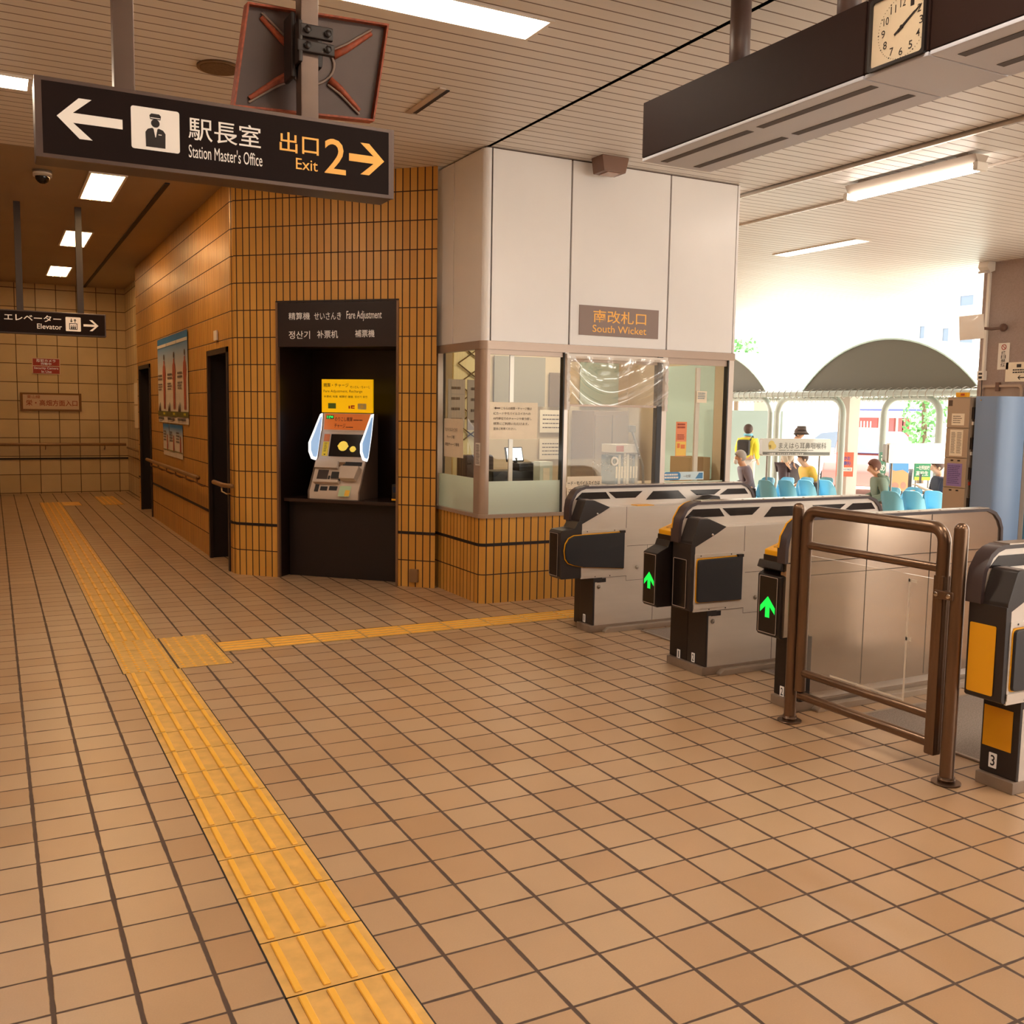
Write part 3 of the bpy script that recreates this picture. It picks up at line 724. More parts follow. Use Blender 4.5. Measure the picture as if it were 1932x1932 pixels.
        mb = MB(); mb.prism([(a - (.006 if a < cx else 0), b + (.005 if b > cz else -.004)) for a, b in pad], 'y', y0 - .009, y0 + .001); mb.build('flap_edge', AMBER, t)
        mb = MB(); mb.prism(pad, 'y', y0 - .022, y0, bev=.004); mb.build('flap', PAD, t)
        mb = MB(); mb.box(3.79, 3.829, y0 - .024, y0 - .006, .684, .70); mb.build('flap_hinge', GUNDK, t)
        mb = MB(); mb.cyl((3.946, y0 - .004, .434), (3.946, y0, .434), .013, 16); mb.cyl((3.946, y0 - .007, .434), (3.946, y0, .434), .007, 12); mb.build('door_lock', CHROME, t)
        mb = MB(); mb.box(3.622, 3.692, y0 - .002, y0 + .001, .347, .375); mb.build('data_port', GUNDK, t)
        mb = MB(); mb.cyl((3.634, y0 - .004, .317), (3.634, y0, .317), .014, 16); mb.cyl((3.634, y0 - .006, .317), (3.634, y0, .317), .007, 10); mb.build('key_lock', CHROME, t)
        if blocked: led_panel(t, 3.4585, y0 + .035, y0 + .152, .41, .69, False, AMBER)
        elif out: led_panel(t, 3.3185, y0 + .022, y0 + .132, .405, .695, False)
        else: led_panel(t, 3.4585, y0 + .028, y0 + .150, .40, .68, False)
        if blocked:
            fr = frame((3.588, y0 + .158, .162), (0, -1, 0), (0, 0, 1))
            mb = MB(); plate(mb, fr, 0, 0, .130, .17, 0, .001); mb.build('yellow_sheet', AMBER, t)
        if num_r: label_plate(t, 3.5875, y0 + (.10 if out else .105), .085 if not blocked else .108, num_r, .036 if blocked else .03, .062 if blocked else .055)
        mb = MB(); mb.prism([(3.67, 0), (3.67, .012), (3.70, .034), (4.95, .034), (4.95, 0)], 'y', y0 - .045, y0 - .004, bev=.003); mb.build('floor_channel', mat('floor_channel', '#b8aa9c', .35, metal=.5, noise=.1, nscale=9), t)
        if marker:
            mb = MB(); mb.box(3.95, 4.09, y0 + .015, ya - .01, .859, .865); mb.build('yellow_marker', AMBER, t)
            m2 = [(8.21 - a - .04, b) for a, b in HOOD]
            mb = MB(); mb.prism(m2, 'y', y0 - .004, ya + .002, bev=.004); mb.build('rear_hood', GUN, t)
    if left:
        y0, y1 = yR + .168, yR + .335
        mb = MB(); mb.box(3.606, 5.05, y0, y1, .05, .86); mb.build('cabinet', GATEB, t)
        mb = MB(); mb.box(3.589, 3.606 if not plain else 3.66, y0 if not plain else ya - .002, y1 + .002, .05, .388, bev=.006); mb.build('pedestal_front', GUNDK, t)
        hx = 3.36 if not plain else 3.45
        mb = MB(); mb.prism([(hx, .40), (hx + .012, .384), (3.62, .384), (3.62, .772), (3.452, .772), (3.438, .735), (hx + .035, .716), (hx + .004, .70), (hx, .695)], 'y', y0 + .012 if not plain else y0, y1 - .022 if not plain else y1, bev=.004); mb.build('head', GUNDK, t)
        led_panel(t, hx - .001, y0 + (.018 if not plain else .02), y1 - (.030 if not plain else .015), .40, .692, True)
        mb = MB(); mb.box(3.452, 3.70, y0 + .0, y1 - .03, .765, .80, bev=.003); mb.build('reader_base', GUNDK, t)
        mb = MB(); mb.prism([(3.456, .795), (3.456, .826), (3.53, .850), (3.62, .885), (3.78, .872), (3.80, .795)], 'y', y0 + .0, y1 - .032, bev=.005); rd = mb.build('card_reader', AMBER, t)
        mb = MB(); mb.prism([(3.485, .8362), (3.488, .8402), (3.575, .8712), (3.58, .867)], 'y', y0 + .03, y1 - .065); mb.build('touch_plate', mat('reader_plate', '#c98a12', .25), rd)
        mb = MB()   # yellow label along the front curve of the arch rim
        C = ARCH_OUT[1:6]
        for (a, b), (c, d) in zip(C, C[1:]):
            mb.face([(a - .002, yb - .008, b + .001), (c - .002, yb - .008, d + .001), (c - .002, yb + .004, d + .001), (a - .002, yb + .004, b + .001)])
        rl = mb.build('rim_label', AMBER, t)
        if num_l: label_plate(t, 3.5875, y0 + (.075 if not plain else .105), .075, num_l, .03, .055)
    return t
g1 = ticket_gate('first steel ticket gate beside the booth with rounded padded flap and a jutting blank head', 5.61, True, False, num_r='1', out=True, marker=True)
mb = MB(); mb.box(3.66, 3.80, 5.815, 5.97, 0.002, .41, bev=.008); mb.box(3.80, 5.05, 5.79, 5.97, 0.002, .40); mb.build('rear_cabinet', GUN, g1)
ticket_gate('double ticket gate with the green arrow head and black labels for lanes one and two', 4.40, True, True, num_r='2', num_l='1')
ticket_gate('ticket gate with a plain steel side and lit green arrow directly behind the glass fence', 3.495, False, True, num_l='2', arch=(.150, .195), plain=True)
ticket_gate('closed ticket gate covered by yellow sheets above the number three', 2.44, True, False, num_r='3', arch=(.11, .168), blocked=True)
# ---------------------------------------------------------------- glass fence across the closed lane
t = thing('fence_gate', 'bronze steel tube fence with a glass pane closing the lane between two gates', 'fence', (3.44, 3.1, 0))
for y in (3.553, 2.645):
    mb = MB(); mb.cyl((3.44, y, .004), (3.44, y, 1.055), .0285, 22); mb.ball((3.44, y, 1.055), .0285, 18); p = mb.build('post', STEELDK, t)
    mb = MB(); mb.cyl((3.44, y, .001), (3.44, y, .008), .058, 26); mb.cyl((3.44, y, .008), (3.44, y, .03), .034, 22); mb.build('base_flange', STEELDK, p)
ya, yb, zt, r = 3.492, 2.722, 1.052, .058
pts = [(3.44, ya, .17)] + [(3.44, ya - r + r * math.cos(q), zt - r + r * math.sin(q)) for q in [PI / 2 * k / 6 for k in range(7)]] + [(3.44, yb + r - r * math.sin(q), zt - r + r * math.cos(q)) for q in [PI / 2 * k / 6 for k in range(7)]] + [(3.44, yb, .12)]
mb = MB(); mb.tube(pts, .0265, 18); mb.box(3.415, 3.465, yb - .025, yb + .025, .10, .86, bev=.008); mb.build('tube_frame', STEELDK, t)
for z, rr in ((.886, .019), (.262, .019), (.147, .0215)):
    mb = MB(); mb.cyl((3.44, ya, z), (3.44, yb, z), rr, 16); mb.build('crossbar', STEELDK, t)
FGL = glass_mat('fence_glass', (.96, .95, .93), .9, 0.02, haze=.10, haze_col=(.75, .68, .6), ior=1.3)
mb = MB(); mb.box(3.436, 3.444, yb + .03, ya - .03, .278, .838); mb.build('glass_pane', FGL, t)
mb = MB(); mb.box(3.4345, 3.436, 2.875, 2.884, .285, .82); mb.box(3.4345, 3.436, 2.842, 2.884, .806, .818); mb.box(3.4345, 3.436, 2.855, 2.884, .552, .566); mb.box(3.4345, 3.436, 2.884, 3.30, .288, .296); mb.build('tape', mat('clear_tape', '#d9cfc2', .3), t)
mb = MB(); mb.box(3.405, 3.475, 2.64, 2.735, .765, .80, bev=.006); hg = mb.build('hinge_clamp', STEELDK, t)
for y in (2.66, 2.72):
    mb = MB(); mb.cyl((3.40, y, .782), (3.41, y, .782), .009, 10); mb.build('bolt', CHROME, hg)
# mats in the lanes
for (x0, x1, y0, y1), lab in (((3.95, 5.3, 4.80, 5.50), 'grey ribbed floor mat in the lane between the first two gates'), ((3.98, 5.3, 3.87, 4.32), 'grey ribbed floor mat in the lane of the second green arrow'),
                              ((3.80, 5.3, 2.72, 3.46), 'grey ribbed floor mat in the closed lane behind the glass fence')):
    t = thing('floor_mat', lab, 'mat', ((x0 + x1) / 2, (y0 + y1) / 2, 0))
    mb = MB(); mb.box(x0, x1, y0, y1, .0005, .007); mb.build('mat', MATS.get('lane_mat') or mat('lane_mat', '#8d8078', .7, noise=.35, nscale=160), t)
    mb = MB(); mb.ring([(x0 - .02, y0 - .02), (x1 + .02, y0 - .02), (x1 + .02, y1 + .02), (x0 - .02, y1 + .02)], [(x0, y0), (x1, y0), (x1, y1), (x0, y1)], lambda a, b, d: (a, b, d), .0005, .008); mb.build('edge_strip', STEEL, t)
# ---------------------------------------------------------------- lane sign with clock
t = thing('lane_sign', 'long dark lane sign with a square clock hanging from round poles over the gates', 'sign', (3.1, 2.6, 2.745))
CASE = mat('lane_sign_case', '#2a1a16', .6, spec=.12)
UND = mat('lane_sign_underside', '#c6c8d4', .40)
for a, b in ((2.769, 4.18), (2.481, 2.762), (-.6, 2.474)):
    mb = MB(); mb.box(2.90, 3.33, a, b, 2.761, 3.025, bev=.004); mb.build('case', CASE, t)
    mb = MB(); mb.box(2.902, 3.328, a, b, 2.744, 2.759, bev=.003); un = mb.build('underside', UND, t)
    if b - a > 1:
        mb = MB()
        for k in range(2):
            for j in range(int((b - a) / .7)):
                y1 = b - .053 - .694 * j; y0 = y1 - .633
                x = 2.997 + .202 * k
                mb.box(x - .02, x + .02, max(y0, a + .02), y1, 2.7425, 2.745)
        mb.build('vent_slot', mat('vent_slot', '#4c4444', .6), un)
for y in (3.71, 3.05, 1.0):
    mb = MB(); mb.cyl((3.1, y, 3.02), (3.1, y, H), .047, 20); mb.build('pole', mat('clock_pole', '#5a4540', .4), t)
fr = frame((2.90, 2.729, 2.767), (0, -1, 0), (0, 0, 1)); W, Hc = .2285, .2285
ck = thing('wall_clock', 'square cream clock face with black numerals set in the dark lane sign', 'clock', (2.90, 2.61, 2.77))
mb = MB(); plate(mb, fr, 0, 0, W, Hc, .001, .004, r=.006); mb.build('dial', mat('clock_dial', '#cdbb9f', .5, emit=.02), ck)
mb = MB(); mb.ring(rounded(-.012, -.012, W + .012, Hc + .012, .012), rounded(0, 0, W, Hc, .012), lambda a, b, d: on(fr, a, b, d), .0, .012); mb.build('bezel', GUNDK, ck)
cxx, czz = W * .585, Hc * .47
mb = MB()
for k in range(1, 13):
    a = math.radians(90 - 30 * k); rr = .083
    w = .022 if k < 10 else .032
    px, pz = cxx + rr * math.cos(a), czz + rr * math.sin(a)
    write(mb, str(k), fr, (px - w / 2 * .75, pz - .0135, px + w / 2 * .75, pz + .0135), .005, bold=.004)
for k in range(60):
    a = math.radians(6 * k); r0 = .109 if k % 5 else .106
    x, z = cxx + .105 * math.cos(a), czz + .105 * math.sin(a); s = .0011 if k % 5 else .0022
    shape(mb, fr, [(x - s, z - s), (x + s, z - s), (x + s, z + s), (x - s, z + s)], .0045, .0052)
mb.build('numerals', LETB, ck)
def hand(ang, l, w, back, d, nm):
    a = math.radians(ang); ca, sa = math.cos(a), math.sin(a)
    P = [(-back, -w), (l, -w * .5), (l, w * .5), (-back, w)]
    mb = MB(); shape(mb, fr, [(cxx + p * ca - q * sa, czz + p * sa + q * ca) for p, q in P], d, d + .001); mb.build(nm, LETB, ck)
hand(32, .098, .004, .036, .0066, 'minute_hand'); hand(34, .066, .006, .02, .0054, 'hour_hand')
mb = MB(); mb.cyl(on(fr, cxx, czz, .004), on(fr, cxx, czz, .009), .007, 14); mb.build('hub', LETB, ck)
# ---------------------------------------------------------------- fare adjustment machine and its recess
FAf = lambda s, d, z: FA(s, d, z)
t = thing('header_sign', 'dark sign over the recess with white fare adjustment lettering in several languages', 'sign', FA(1.03, 0, 2.02))
fr = frame(FA(.474, -.006, 2.025), DS, (0, 0, 1))
mb = MB(); mb.prism([(.474, -.006), (1.588, -.006), (1.588, .05), (.474, .05)], None, 2.025, 2.402, f=FAf, bev=.004); mb.build('panel', DARK, t)
mb = MB()
for body, a0, a1, b0, b1 in (('精算機', .105, .31, .230, .292), ('せいさんき', .35, .605, .228, .290), ('Fare Adjustment', .655, .98, .212, .298), ('정산기', .105, .31, .068, .135), ('补票机', .378, .575, .072, .138), ('補票機', .735, .915, .078, .140)):
    write(mb, body, fr, (a0, b0, a1, b1), .002, bold=.005)
mb.build('white_lettering', LETW, t)
t = thing('recess_trim', 'slim bronze metal trim around the dark machine recess', 'trim', FA(1.03, 0, 0)); t['kind'] = 'structure'
TRIM = mat('bronze_trim', '#8c6c54', .35, metal=.6)
for a, b in ((.453, .473), (1.589, 1.608)):
    mb = MB(); mb.prism([(a, -.012), (b, -.012), (b, .02), (a, .02)], None, .002, 2.405, f=FAf); mb.build('jamb', TRIM, t)
mb = MB(); mb.prism([(.453, -.010), (1.608, -.010), (1.608, .02), (.453, .02)], None, 2.403, 2.418, f=FAf); mb.build('head_bar', DARK, t)
t = thing('recess_counter', 'dark counter shelf with a closed front under the fare machine', 'counter', FA(1.03, .3, 0))
mb = MB(); mb.prism([(.478, .06), (1.584, .06), (1.584, .50), (.478, .50)], None, .676, .706, f=FAf, bev=.004); mb.build('counter_top', mat('counter_top', '#33211b', .25), t)
mb = MB(); mb.prism([(.478, .16), (1.584, .16), (1.584, .48), (.478, .48)], None, .001, .676, f=FAf); mb.build('front_panel', mat('recess_front', '#180b08', .5), t)
# the machine
t = thing('fare_machine', 'beige fare adjustment machine with black screen, yellow top board and bright side wings', 'ticket machine', FA(.95, .3, .707))
MB_ = mat('machine_beige', '#cfbba8', .45); MBD = mat('machine_side', '#6b5546', .5)
S0, S1 = .70, 1.20
prof = [(.10, .708), (.10, .775), (.15, .86), (.245, 1.045), (.26, 1.055), (.335, 1.295), (.345, 1.30), (.372, 1.46), (.48, 1.46), (.48, .708)]
mb = MB(); mb.prism(prof, None, S0 + .012, S1 - .012, f=lambda d, z, s: FA(s, d, z)); body = mb.build('casing', MB_, t)
for s in (S0, S1 - .012):
    mb = MB(); mb.prism([(d - .008 if d < .5 else d, z) for d, z in prof], None, s, s + .012, f=lambda d, z, q: FA(q, d, z)); mb.build('side_cheek', MBD, t)
fr = frame(FA(S0, .366, 1.466), DS, (0, 0, 1))
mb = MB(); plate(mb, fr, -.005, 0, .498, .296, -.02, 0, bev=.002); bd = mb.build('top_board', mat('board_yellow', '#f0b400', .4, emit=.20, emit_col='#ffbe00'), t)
mb = MB(); write(mb, '精算・チャージ', fr, (.015, .225, .262, .262), .001, bold=.008); write(mb, 'せいさん・ちゃーじ', fr, (.277, .216, .472, .240), .001, bold=.006)
write(mb, 'Fare Adjustment, Recharge', fr, (.015, .172, .398, .202), .001); write(mb, '补票机 充值  補票機 儲值  정산기 충전', fr, (.018, .132, .446, .152), .001, bold=.01)
mb.build('board_lettering', LETB, bd)
mb = MB(); plate(mb, fr, .06, .035, .137, .083, 0, .0015); mb.build('green_ticket', mat('ticket_green', '#5c7420', .5), bd)
mb = MB(); shape(mb, fr, [(.262, .036), (.276, .036), (.276, .062), (.262, .062)], 0, .0015); shape(mb, fr, [(.285, .036), (.322, .036), (.322, .046), (.297, .046), (.297, .054), (.322, .054), (.322, .066), (.285, .066)], 0, .0015); mb.build('red_mark', mat('mark_red', '#c83a1c', .5), bd)
mb = MB(); plate(mb, fr, .353, .030, .436, .082, 0, .0015, r=.004); mb.build('card_picture', mat('card_pale', '#d9c07c', .5), bd)
mb = MB(); shape(mb, fr, [(.394 + .016 * math.cos(q), .055 + .016 * math.sin(q)) for q in [PI * k / 8 for k in range(16)]], .0015, .002); mb.build('coin_picture', mat('coin_yellow', '#efc84a', .5), bd)
# sloped faces
def slope(d0, z0, d1, z1): 
    v = Vector(FA(0, d1, z1)) - Vector(FA(0, d0, z0)); return frame(FA(S0, d0, z0), DS, v), v.length
fr, hh = slope(.345, 1.30, .372, 1.46)
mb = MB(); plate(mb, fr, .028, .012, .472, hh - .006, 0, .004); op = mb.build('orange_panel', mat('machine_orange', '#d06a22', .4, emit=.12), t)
mb = MB(); write(mb, 'のりこし精算', fr, (.13, .088, .305, .128), .005, bold=.012); write(mb, 'チャージ', fr, (.13, .028, .238, .068), .005, bold=.012); bars(mb, fr, .315, .095, .41, .108, 1, .005, .7, seed=3); bars(mb, fr, .245, .03, .32, .042, 1, .005, .7, seed=4); mb.build('panel_lettering', mat('letter_maroon', '#4a1208', .6), op)
mb = MB(); plate(mb, fr, .045, .108, .117, .140, .004, .006); o2 = mb.build('status_lamp', GUNDK, op)
mb = MB(); write(mb, '稼働中', fr, (.05, .112, .112, .137), .007, bold=.03); mb.build('status_lettering', mat('lamp_green', '#48ff80', .4, emit=.5, emit_col='#30e860'), o2)
fr, hh = slope(.26, 1.055, .335, 1.295)
mb = MB(); plate(mb, fr, .115, .022, .455, hh - .025, 0, .006); sc_ = mb.build('screen', mat('screen_black', '#120c0c', .12), t)
mb = MB()   # two pale yellow fruit shapes lit on the screen
for cx, cy, r in ((.245, .118, .048), (.345, .092, .029)):
    shape(mb, fr, [(cx + r * (1 + .16 * (1 if k in (0, 12) else 0)) * math.cos(2 * PI * k / 24), cy + r * .95 * math.sin(2 * PI * k / 24)) for k in range(24)], .006, .0068)
mb.build('lit_shapes', mat('screen_yellow', '#e8c84a', .4, emit=.22), sc_)
mb = MB(); plate(mb, fr, .045, .16, .10, hh - .025, 0, .004); mb.build('orange_sticker', mat('sticker_orange', '#d8743a', .5), t)
mb = MB(); plate(mb, fr, .045, .025, .10, .155, 0, .004); ys = mb.build('yellow_sticker', mat('sticker_yellow', '#f2cf22', .5), t)
mb = MB(); bars(mb, fr, .058, .06, .088, .15, 9, .005, .4, seed=8); shape(mb, fr, [(.062, .042), (.084, .042), (.073, .03)], .004, .005); mb.build('sticker_print', LETB, ys)
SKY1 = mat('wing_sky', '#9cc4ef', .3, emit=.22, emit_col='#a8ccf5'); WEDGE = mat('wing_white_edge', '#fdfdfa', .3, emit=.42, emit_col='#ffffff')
WP = [(.372, 1.458), (.335, 1.45), (.30, 1.41), (.19, 1.28), (.118, 1.20), (.118, 1.12), (.165, 1.055), (.235, 1.04), (.262, 1.07), (.325, 1.26)]
cxw = sum(p[0] for p in WP) / len(WP); czw = sum(p[1] for p in WP) / len(WP)
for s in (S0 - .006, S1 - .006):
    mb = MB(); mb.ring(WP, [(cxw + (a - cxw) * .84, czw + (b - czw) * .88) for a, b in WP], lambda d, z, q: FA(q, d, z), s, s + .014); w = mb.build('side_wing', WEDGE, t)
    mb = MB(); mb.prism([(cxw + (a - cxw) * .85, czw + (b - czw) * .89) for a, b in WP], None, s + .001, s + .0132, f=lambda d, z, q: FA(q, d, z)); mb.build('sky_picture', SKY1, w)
# lower front: coin and note slots, tray and card bin
fr, hh = slope(.10, .775, .245, 1.045)
SLOT = mat('slot_black', '#160d0a', .5)
mb = MB(); plate(mb, fr, .02, .215, .24, .285, 0, .035, bev=.004); mb.build('coin_panel', MB_, t)
mb = MB(); plate(mb, fr, .30, .255, .46, .290, 0, .006); mb.build('receipt_slot', SLOT, t)
mb = MB(); plate(mb, fr, .235, .245, .295, .285, 0, .008); mb.build('coin_inlet', mat('coin_inlet', '#7c5630', .4), t)
mb = MB(); plate(mb, fr, .055, .118, .155, .205, 0, .006); mb.build('note_opening', mat('opening_brown', '#3d2b22', .5), t)
for a, b, c, d in ((.19, .130, .285, .19), (.165, .105, .18, .15), (.195, .105, .285, .122)):
    mb = MB(); plate(mb, fr, a, b, c, d, 0, .006); mb.build('ticket_slot', SLOT, t)
mb = MB(); plate(mb, fr, .045, .068, .29, .098, 0, .05, bev=.005); mb.build('ledge', MB_, t)
for a, b, c, d in ((.06, -.005, .095, .062), (.115, .008, .18, .045), (.20, .012, .275, .050)):
    mb = MB(); plate(mb, fr, a, b, c, d, 0, .006); mb.build('coin_tray', SLOT, t)
mb = MB(); mb.prism([(.30, .10), (.45, .10), (.475, .225), (.29, .225)], None, 0, .075, f=lambda a, b, d: on(fr, a, b, d), bev=.012); bn = mb.build('card_bin', MB_, t)
mb = MB(); plate(mb, fr, .31, .2255, .45, .24, .005, .06); mb.build('bin_opening', SLOT, bn)
frv = frame(FA(S0, .10, .715), DS, (0, 0, 1))
mb = MB(); fr2, _ = slope(.10, .775, .15, .86); plate(mb, fr2, .30, -.045, .41, .058, .002, .004, r=.012); st = mb.build('sticker', mat('sticker_mint', '#b8cfa6', .5), t)
mb = MB(); plate(mb, fr2, .36, -.04, .405, .018, .004, .005, r=.006); mb.build('sticker_picture', mat('sticker_gold', '#f0bd3c', .5), st)
# small things in the recess
t = thing('card_terminal', 'small dark card terminal with a yellow tag at the end of the recess counter', 'card terminal', FA(1.53, .2, .707))
mb = MB(); mb.prism([(1.50, .10), (1.575, .10), (1.575, .18), (1.50, .18)], None, .708, .86, f=FAf, bev=.006); mb.build('body', GUNDK, t)
mb = MB(); mb.prism([(1.515, .097), (1.56, .097), (1.56, .10), (1.515, .10)], None, .79, .84, f=FAf); mb.build('screen', mat('terminal_screen', '#20304a', .2), t)
mb = MB(); mb.prism([(1.505, .09), (1.57, .09), (1.57, .10), (1.505, .10)], None, .722, .736, f=FAf); mb.build('yellow_tag', AMBER, t)
t = thing('floor_socket', 'grey-brown box low on the orange tiles beside the booth corner', 'socket', FA(1.765, 0, .05))
mb = MB(); mb.prism([(1.725, -.035), (1.80, -.035), (1.80, .0), (1.725, .0)], None, .045, .155, f=FAf, bev=.004); mb.build('cover', mat('socket_brown', '#8a6640', .5), t)

# ---------------------------------------------------------------- signs, posters and rails in the corridor
t = thing('wall_sign', 'red and white security camera notice on the far tiled wall', 'sign', (.83, 18.28, 2.0))
fr = frame((.62, 18.285, 1.995), (1, 0, 0), (0, 0, 1))
mb = MB(); plate(mb, fr, 0, 0, .425, .265, 0, .006); mb.build('plate', mat('sign_white', '#d8bfa8', .5), t)
mb = MB(); plate(mb, fr, .012, .14, .413, .253, .006, .008); plate(mb, fr, .012, .012, .413, .128, .006, .008); mb.build('red_field', mat('sign_red', '#a02a1c', .5), t)
mb = MB(); write(mb, '防犯カメラ', fr, (.07, .197, .355, .245), .009, bold=.01); write(mb, '作動中', fr, (.13, .147, .29, .19), .009, bold=.01); write(mb, 'Security Camera', fr, (.03, .072, .395, .118), .009, bold=.006); write(mb, 'In Use', fr, (.14, .022, .29, .062), .009, bold=.006); mb.build('white_lettering', LETW, t)
t = thing('wall_sign', 'faded direction board with reddish lettering in a brown frame on the far wall', 'sign', (.89, 18.28, 1.4))
fr = frame((.425, 18.285, 1.385), (1, 0, 0), (0, 0, 1))
mb = MB(); plate(mb, fr, 0, 0, .93, .30, 0, .02); mb.build('frame', mat('board_frame', '#7c5124', .5), t)
mb = MB(); plate(mb, fr, .04, .03, .89, .27, .02, .023); mb.build('board', mat('board_pale', '#d0b296', .5), t)
mb = MB(); write(mb, '東山線', fr, (.10, .205, .30, .262), .025, bold=.005); write(mb, '栄・高畑方面入口', fr, (.085, .085, .865, .185), .025, bold=.012); mb.build('red_lettering', mat('letter_rust', '#963c22', .6), t)
def handrail(name, label, pts, r, brackets, off):
    t = thing(name, label, 'handrail', pts[0])
    mb = MB(); mb.tube(pts, r, 14); mb.build('rail', mat('handrail_wood', '#8a6238', .35, metal=.2), t)
    for p in brackets:
        p = Vector(p); mb = MB(); mb.tube([p, p + Vector((0, 0, -.05)), p + Vector(off) * .6 + Vector((0, 0, -.075)), p + Vector(off) + Vector((0, 0, -.075))], .008, 8); mb.build('bracket', TRIM, t)
    return t
handrail('handrail', 'polished handrail running across the far tiled wall', [(-2.6, 18.21, .83), (2.04, 18.21, .83)], .024, [(-1.2, 18.21, .82), (.0, 18.21, .82), (.78, 18.21, .82), (1.7, 18.21, .82)], (0, .085, 0)).children[0].data.materials.__setitem__(0, mat('rail_steel', '#d0b890', .25, metal=.7))
handrail('handrail', 'long brown handrail between the two dark doorways of the corridor', [(1.82, 13.95, .785), (1.82, 10.25, .785)], .022, [(1.82, 13.6 - .66 * k, .775) for k in range(6)], (.078, 0, 0))
pts = [(1.82, 9.45, .80), (1.82, 9.06, .80), (1.835, 8.98, .80), (1.875, 8.905, .80)]
t = handrail('handrail', 'short bright handrail stub at the rounded tiled corner', pts, .021, [(1.822, 9.10, .79)], (.075, 0, 0))
t.children[0].data.materials[0] = mat('rail_bright', '#c8a878', .25, metal=.7)
handrail('handrail', 'handrail end on the wall return past the far doorway', [(2.0, 17.6, .80), (2.0, 15.8, .80)], .022, [(2.0, 16.2, .79)], (.078, 0, 0))
t = thing('notice', 'two pale notices one above the other on the narrow wall return', 'notice', (2.07, 16.8, 1.2))
for z0, z1 in ((1.52, 1.86), (1.14, 1.50)):
    fr = frame((2.072, 17.2, z0), (0, -1, 0), (0, 0, 1)); mb = MB(); plate(mb, fr, 0, 0, .8, z1 - z0, 0, .004); mb.build('sheet', PAPER, t)
t = thing('door_plate', 'small white number plate over the near doorway', 'sign', (1.89, 9.55, 2.15))
fr = frame((1.893, 9.66, 2.12), (0, -1, 0), (0, 0, 1)); mb = MB(); plate(mb, fr, 0, 0, .13, .09, 0, .015); mb.build('plate', WHITEP, t)
# posters
def poster(label, y0, y1, z0, z1, group, seed, big=True, lean=0):
    t = thing('poster', label, 'poster', (1.89, (y0 + y1) / 2, z0), group)
    W, Hh = y0 - y1, z1 - z0; fr = frame((1.894, y0, z0), (0, -1, 0), (0, 0, 1))
    sheet = bpy.data.materials.get('poster_sheet')
    if sheet is None:
        sheet = mat('poster_sheet', '#e8dcd0', .5); nt = sheet.node_tree; b = nt.nodes['Principled BSDF']
        uv = nt.nodes.new('ShaderNodeUVMap'); sp = nt.nodes.new('ShaderNodeSeparateXYZ'); nt.links.new(uv.outputs[0], sp.inputs[0])
        cr = nt.nodes.new('ShaderNodeValToRGB'); nt.links.new(sp.outputs[1], cr.inputs[0]); nt.links.new(cr.outputs[0], b.inputs['Base Color'])
        el = cr.color_ramp.elements; el[0].position = 0; el[0].color = lin('#e6d9cb'); el[1].position = 1; el[1].color = lin('#1f6fae')
        for p, c in ((.55, '#e6d9cb'), (.78, '#9fb2cc'), (.92, '#2f7fc0')): e = el.new(p); e.color = lin(c)
    mb = MB(); mb.grid(lambda i, j: on(fr, W * i, Hh * j, .002 + .004 * math.sin(i * 3 + seed) ** 2 * j), 6, 10); mb.build('sheet', sheet, t)
    if not big: 
        mb = MB(); bars(mb, fr, W * .1, Hh * .45, W * .6, Hh * .8, 4, .008, .5, seed=seed); mb.build('print', mat('print_grey', '#6a5a52', .6), t)
        mb = MB(); shape(mb, fr, [(W * .62, Hh * .2), (W * .8, Hh * .2), (W * .78, Hh * .65), (W * .68, Hh * .68)], .007, .008); mb.build('red_figure', mat('figure_red', '#b05038', .6), t)
        mb = MB(); plate(mb, fr, 0, Hh * .17, W, Hh * .2, .006, .0075); mb.build('band', mat('band_olive', '#8a8048', .6), t)
        return
    mb = MB(); plate(mb, fr, W * .02, Hh * .89, W * .98, Hh * .925, .006, .008); bars(mb, fr, W * .05, Hh * .02, W * .6, Hh * .06, 1, .008, .8, seed=seed); mb.build('title_band', WHITEP, t)
    mb = MB(); bars(mb, fr, W * .08, Hh * .50, W * .55, Hh * .58, 2, .008, .6, ragged=.1, seed=seed); bars(mb, fr, W * .08, Hh * .38, W * .55, Hh * .47, 3, .008, .55, seed=seed + 1); bars(mb, fr, W * .04, Hh * .03, W * .8, Hh * .065, 1, .008, .8, seed=seed + 2); mb.build('print', mat('print_grey', '#6a5a52', .6), t)
    P = [(.66, .16), (.72, .16), (.74, .36), (.77, .16), (.83, .16), (.85, .48), (.90, .58), (.86, .66), (.80, .69), (.80, .73), (.70, .73), (.70, .69), (.63, .66), (.60, .56), (.64, .48)]
    mb = MB(); shape(mb, fr, [(W * a, Hh * b) for a, b in P], .007, .0085); mb.build('red_figure', mat('figure_red', '#b05038', .6), t)
    mb = MB(); shape(mb, fr, [(W * (.75 + .05 * math.cos(q)), Hh * (.77 + .035 * math.sin(q))) for q in [PI * k / 8 for k in range(16)]], .007, .0085); mb.build('dark_figure', mat('figure_dark', '#4a3026', .6), t); mb = MB(); shape(mb, fr, [(W * .1, Hh * .13), (W * .14, Hh * .22), (W * .2, Hh * .14), (W * .27, Hh * .24), (W * .33, Hh * .13)], .007, .0085); mb.build('brown_shape', MATS['figure_dark'], t)
    mb = MB(); plate(mb, fr, 0, Hh * .075, W, Hh * .135, .006, .008); mb.build('olive_band', mat('band_olive2', '#6a6420', .6), t)
    mb = MB(); plate(mb, fr, W * .6, Hh * .095, W * .8, Hh * .12, .008, .009); mb.build('yellow_mark', mat('mark_yellow', '#c8b820', .6), t)
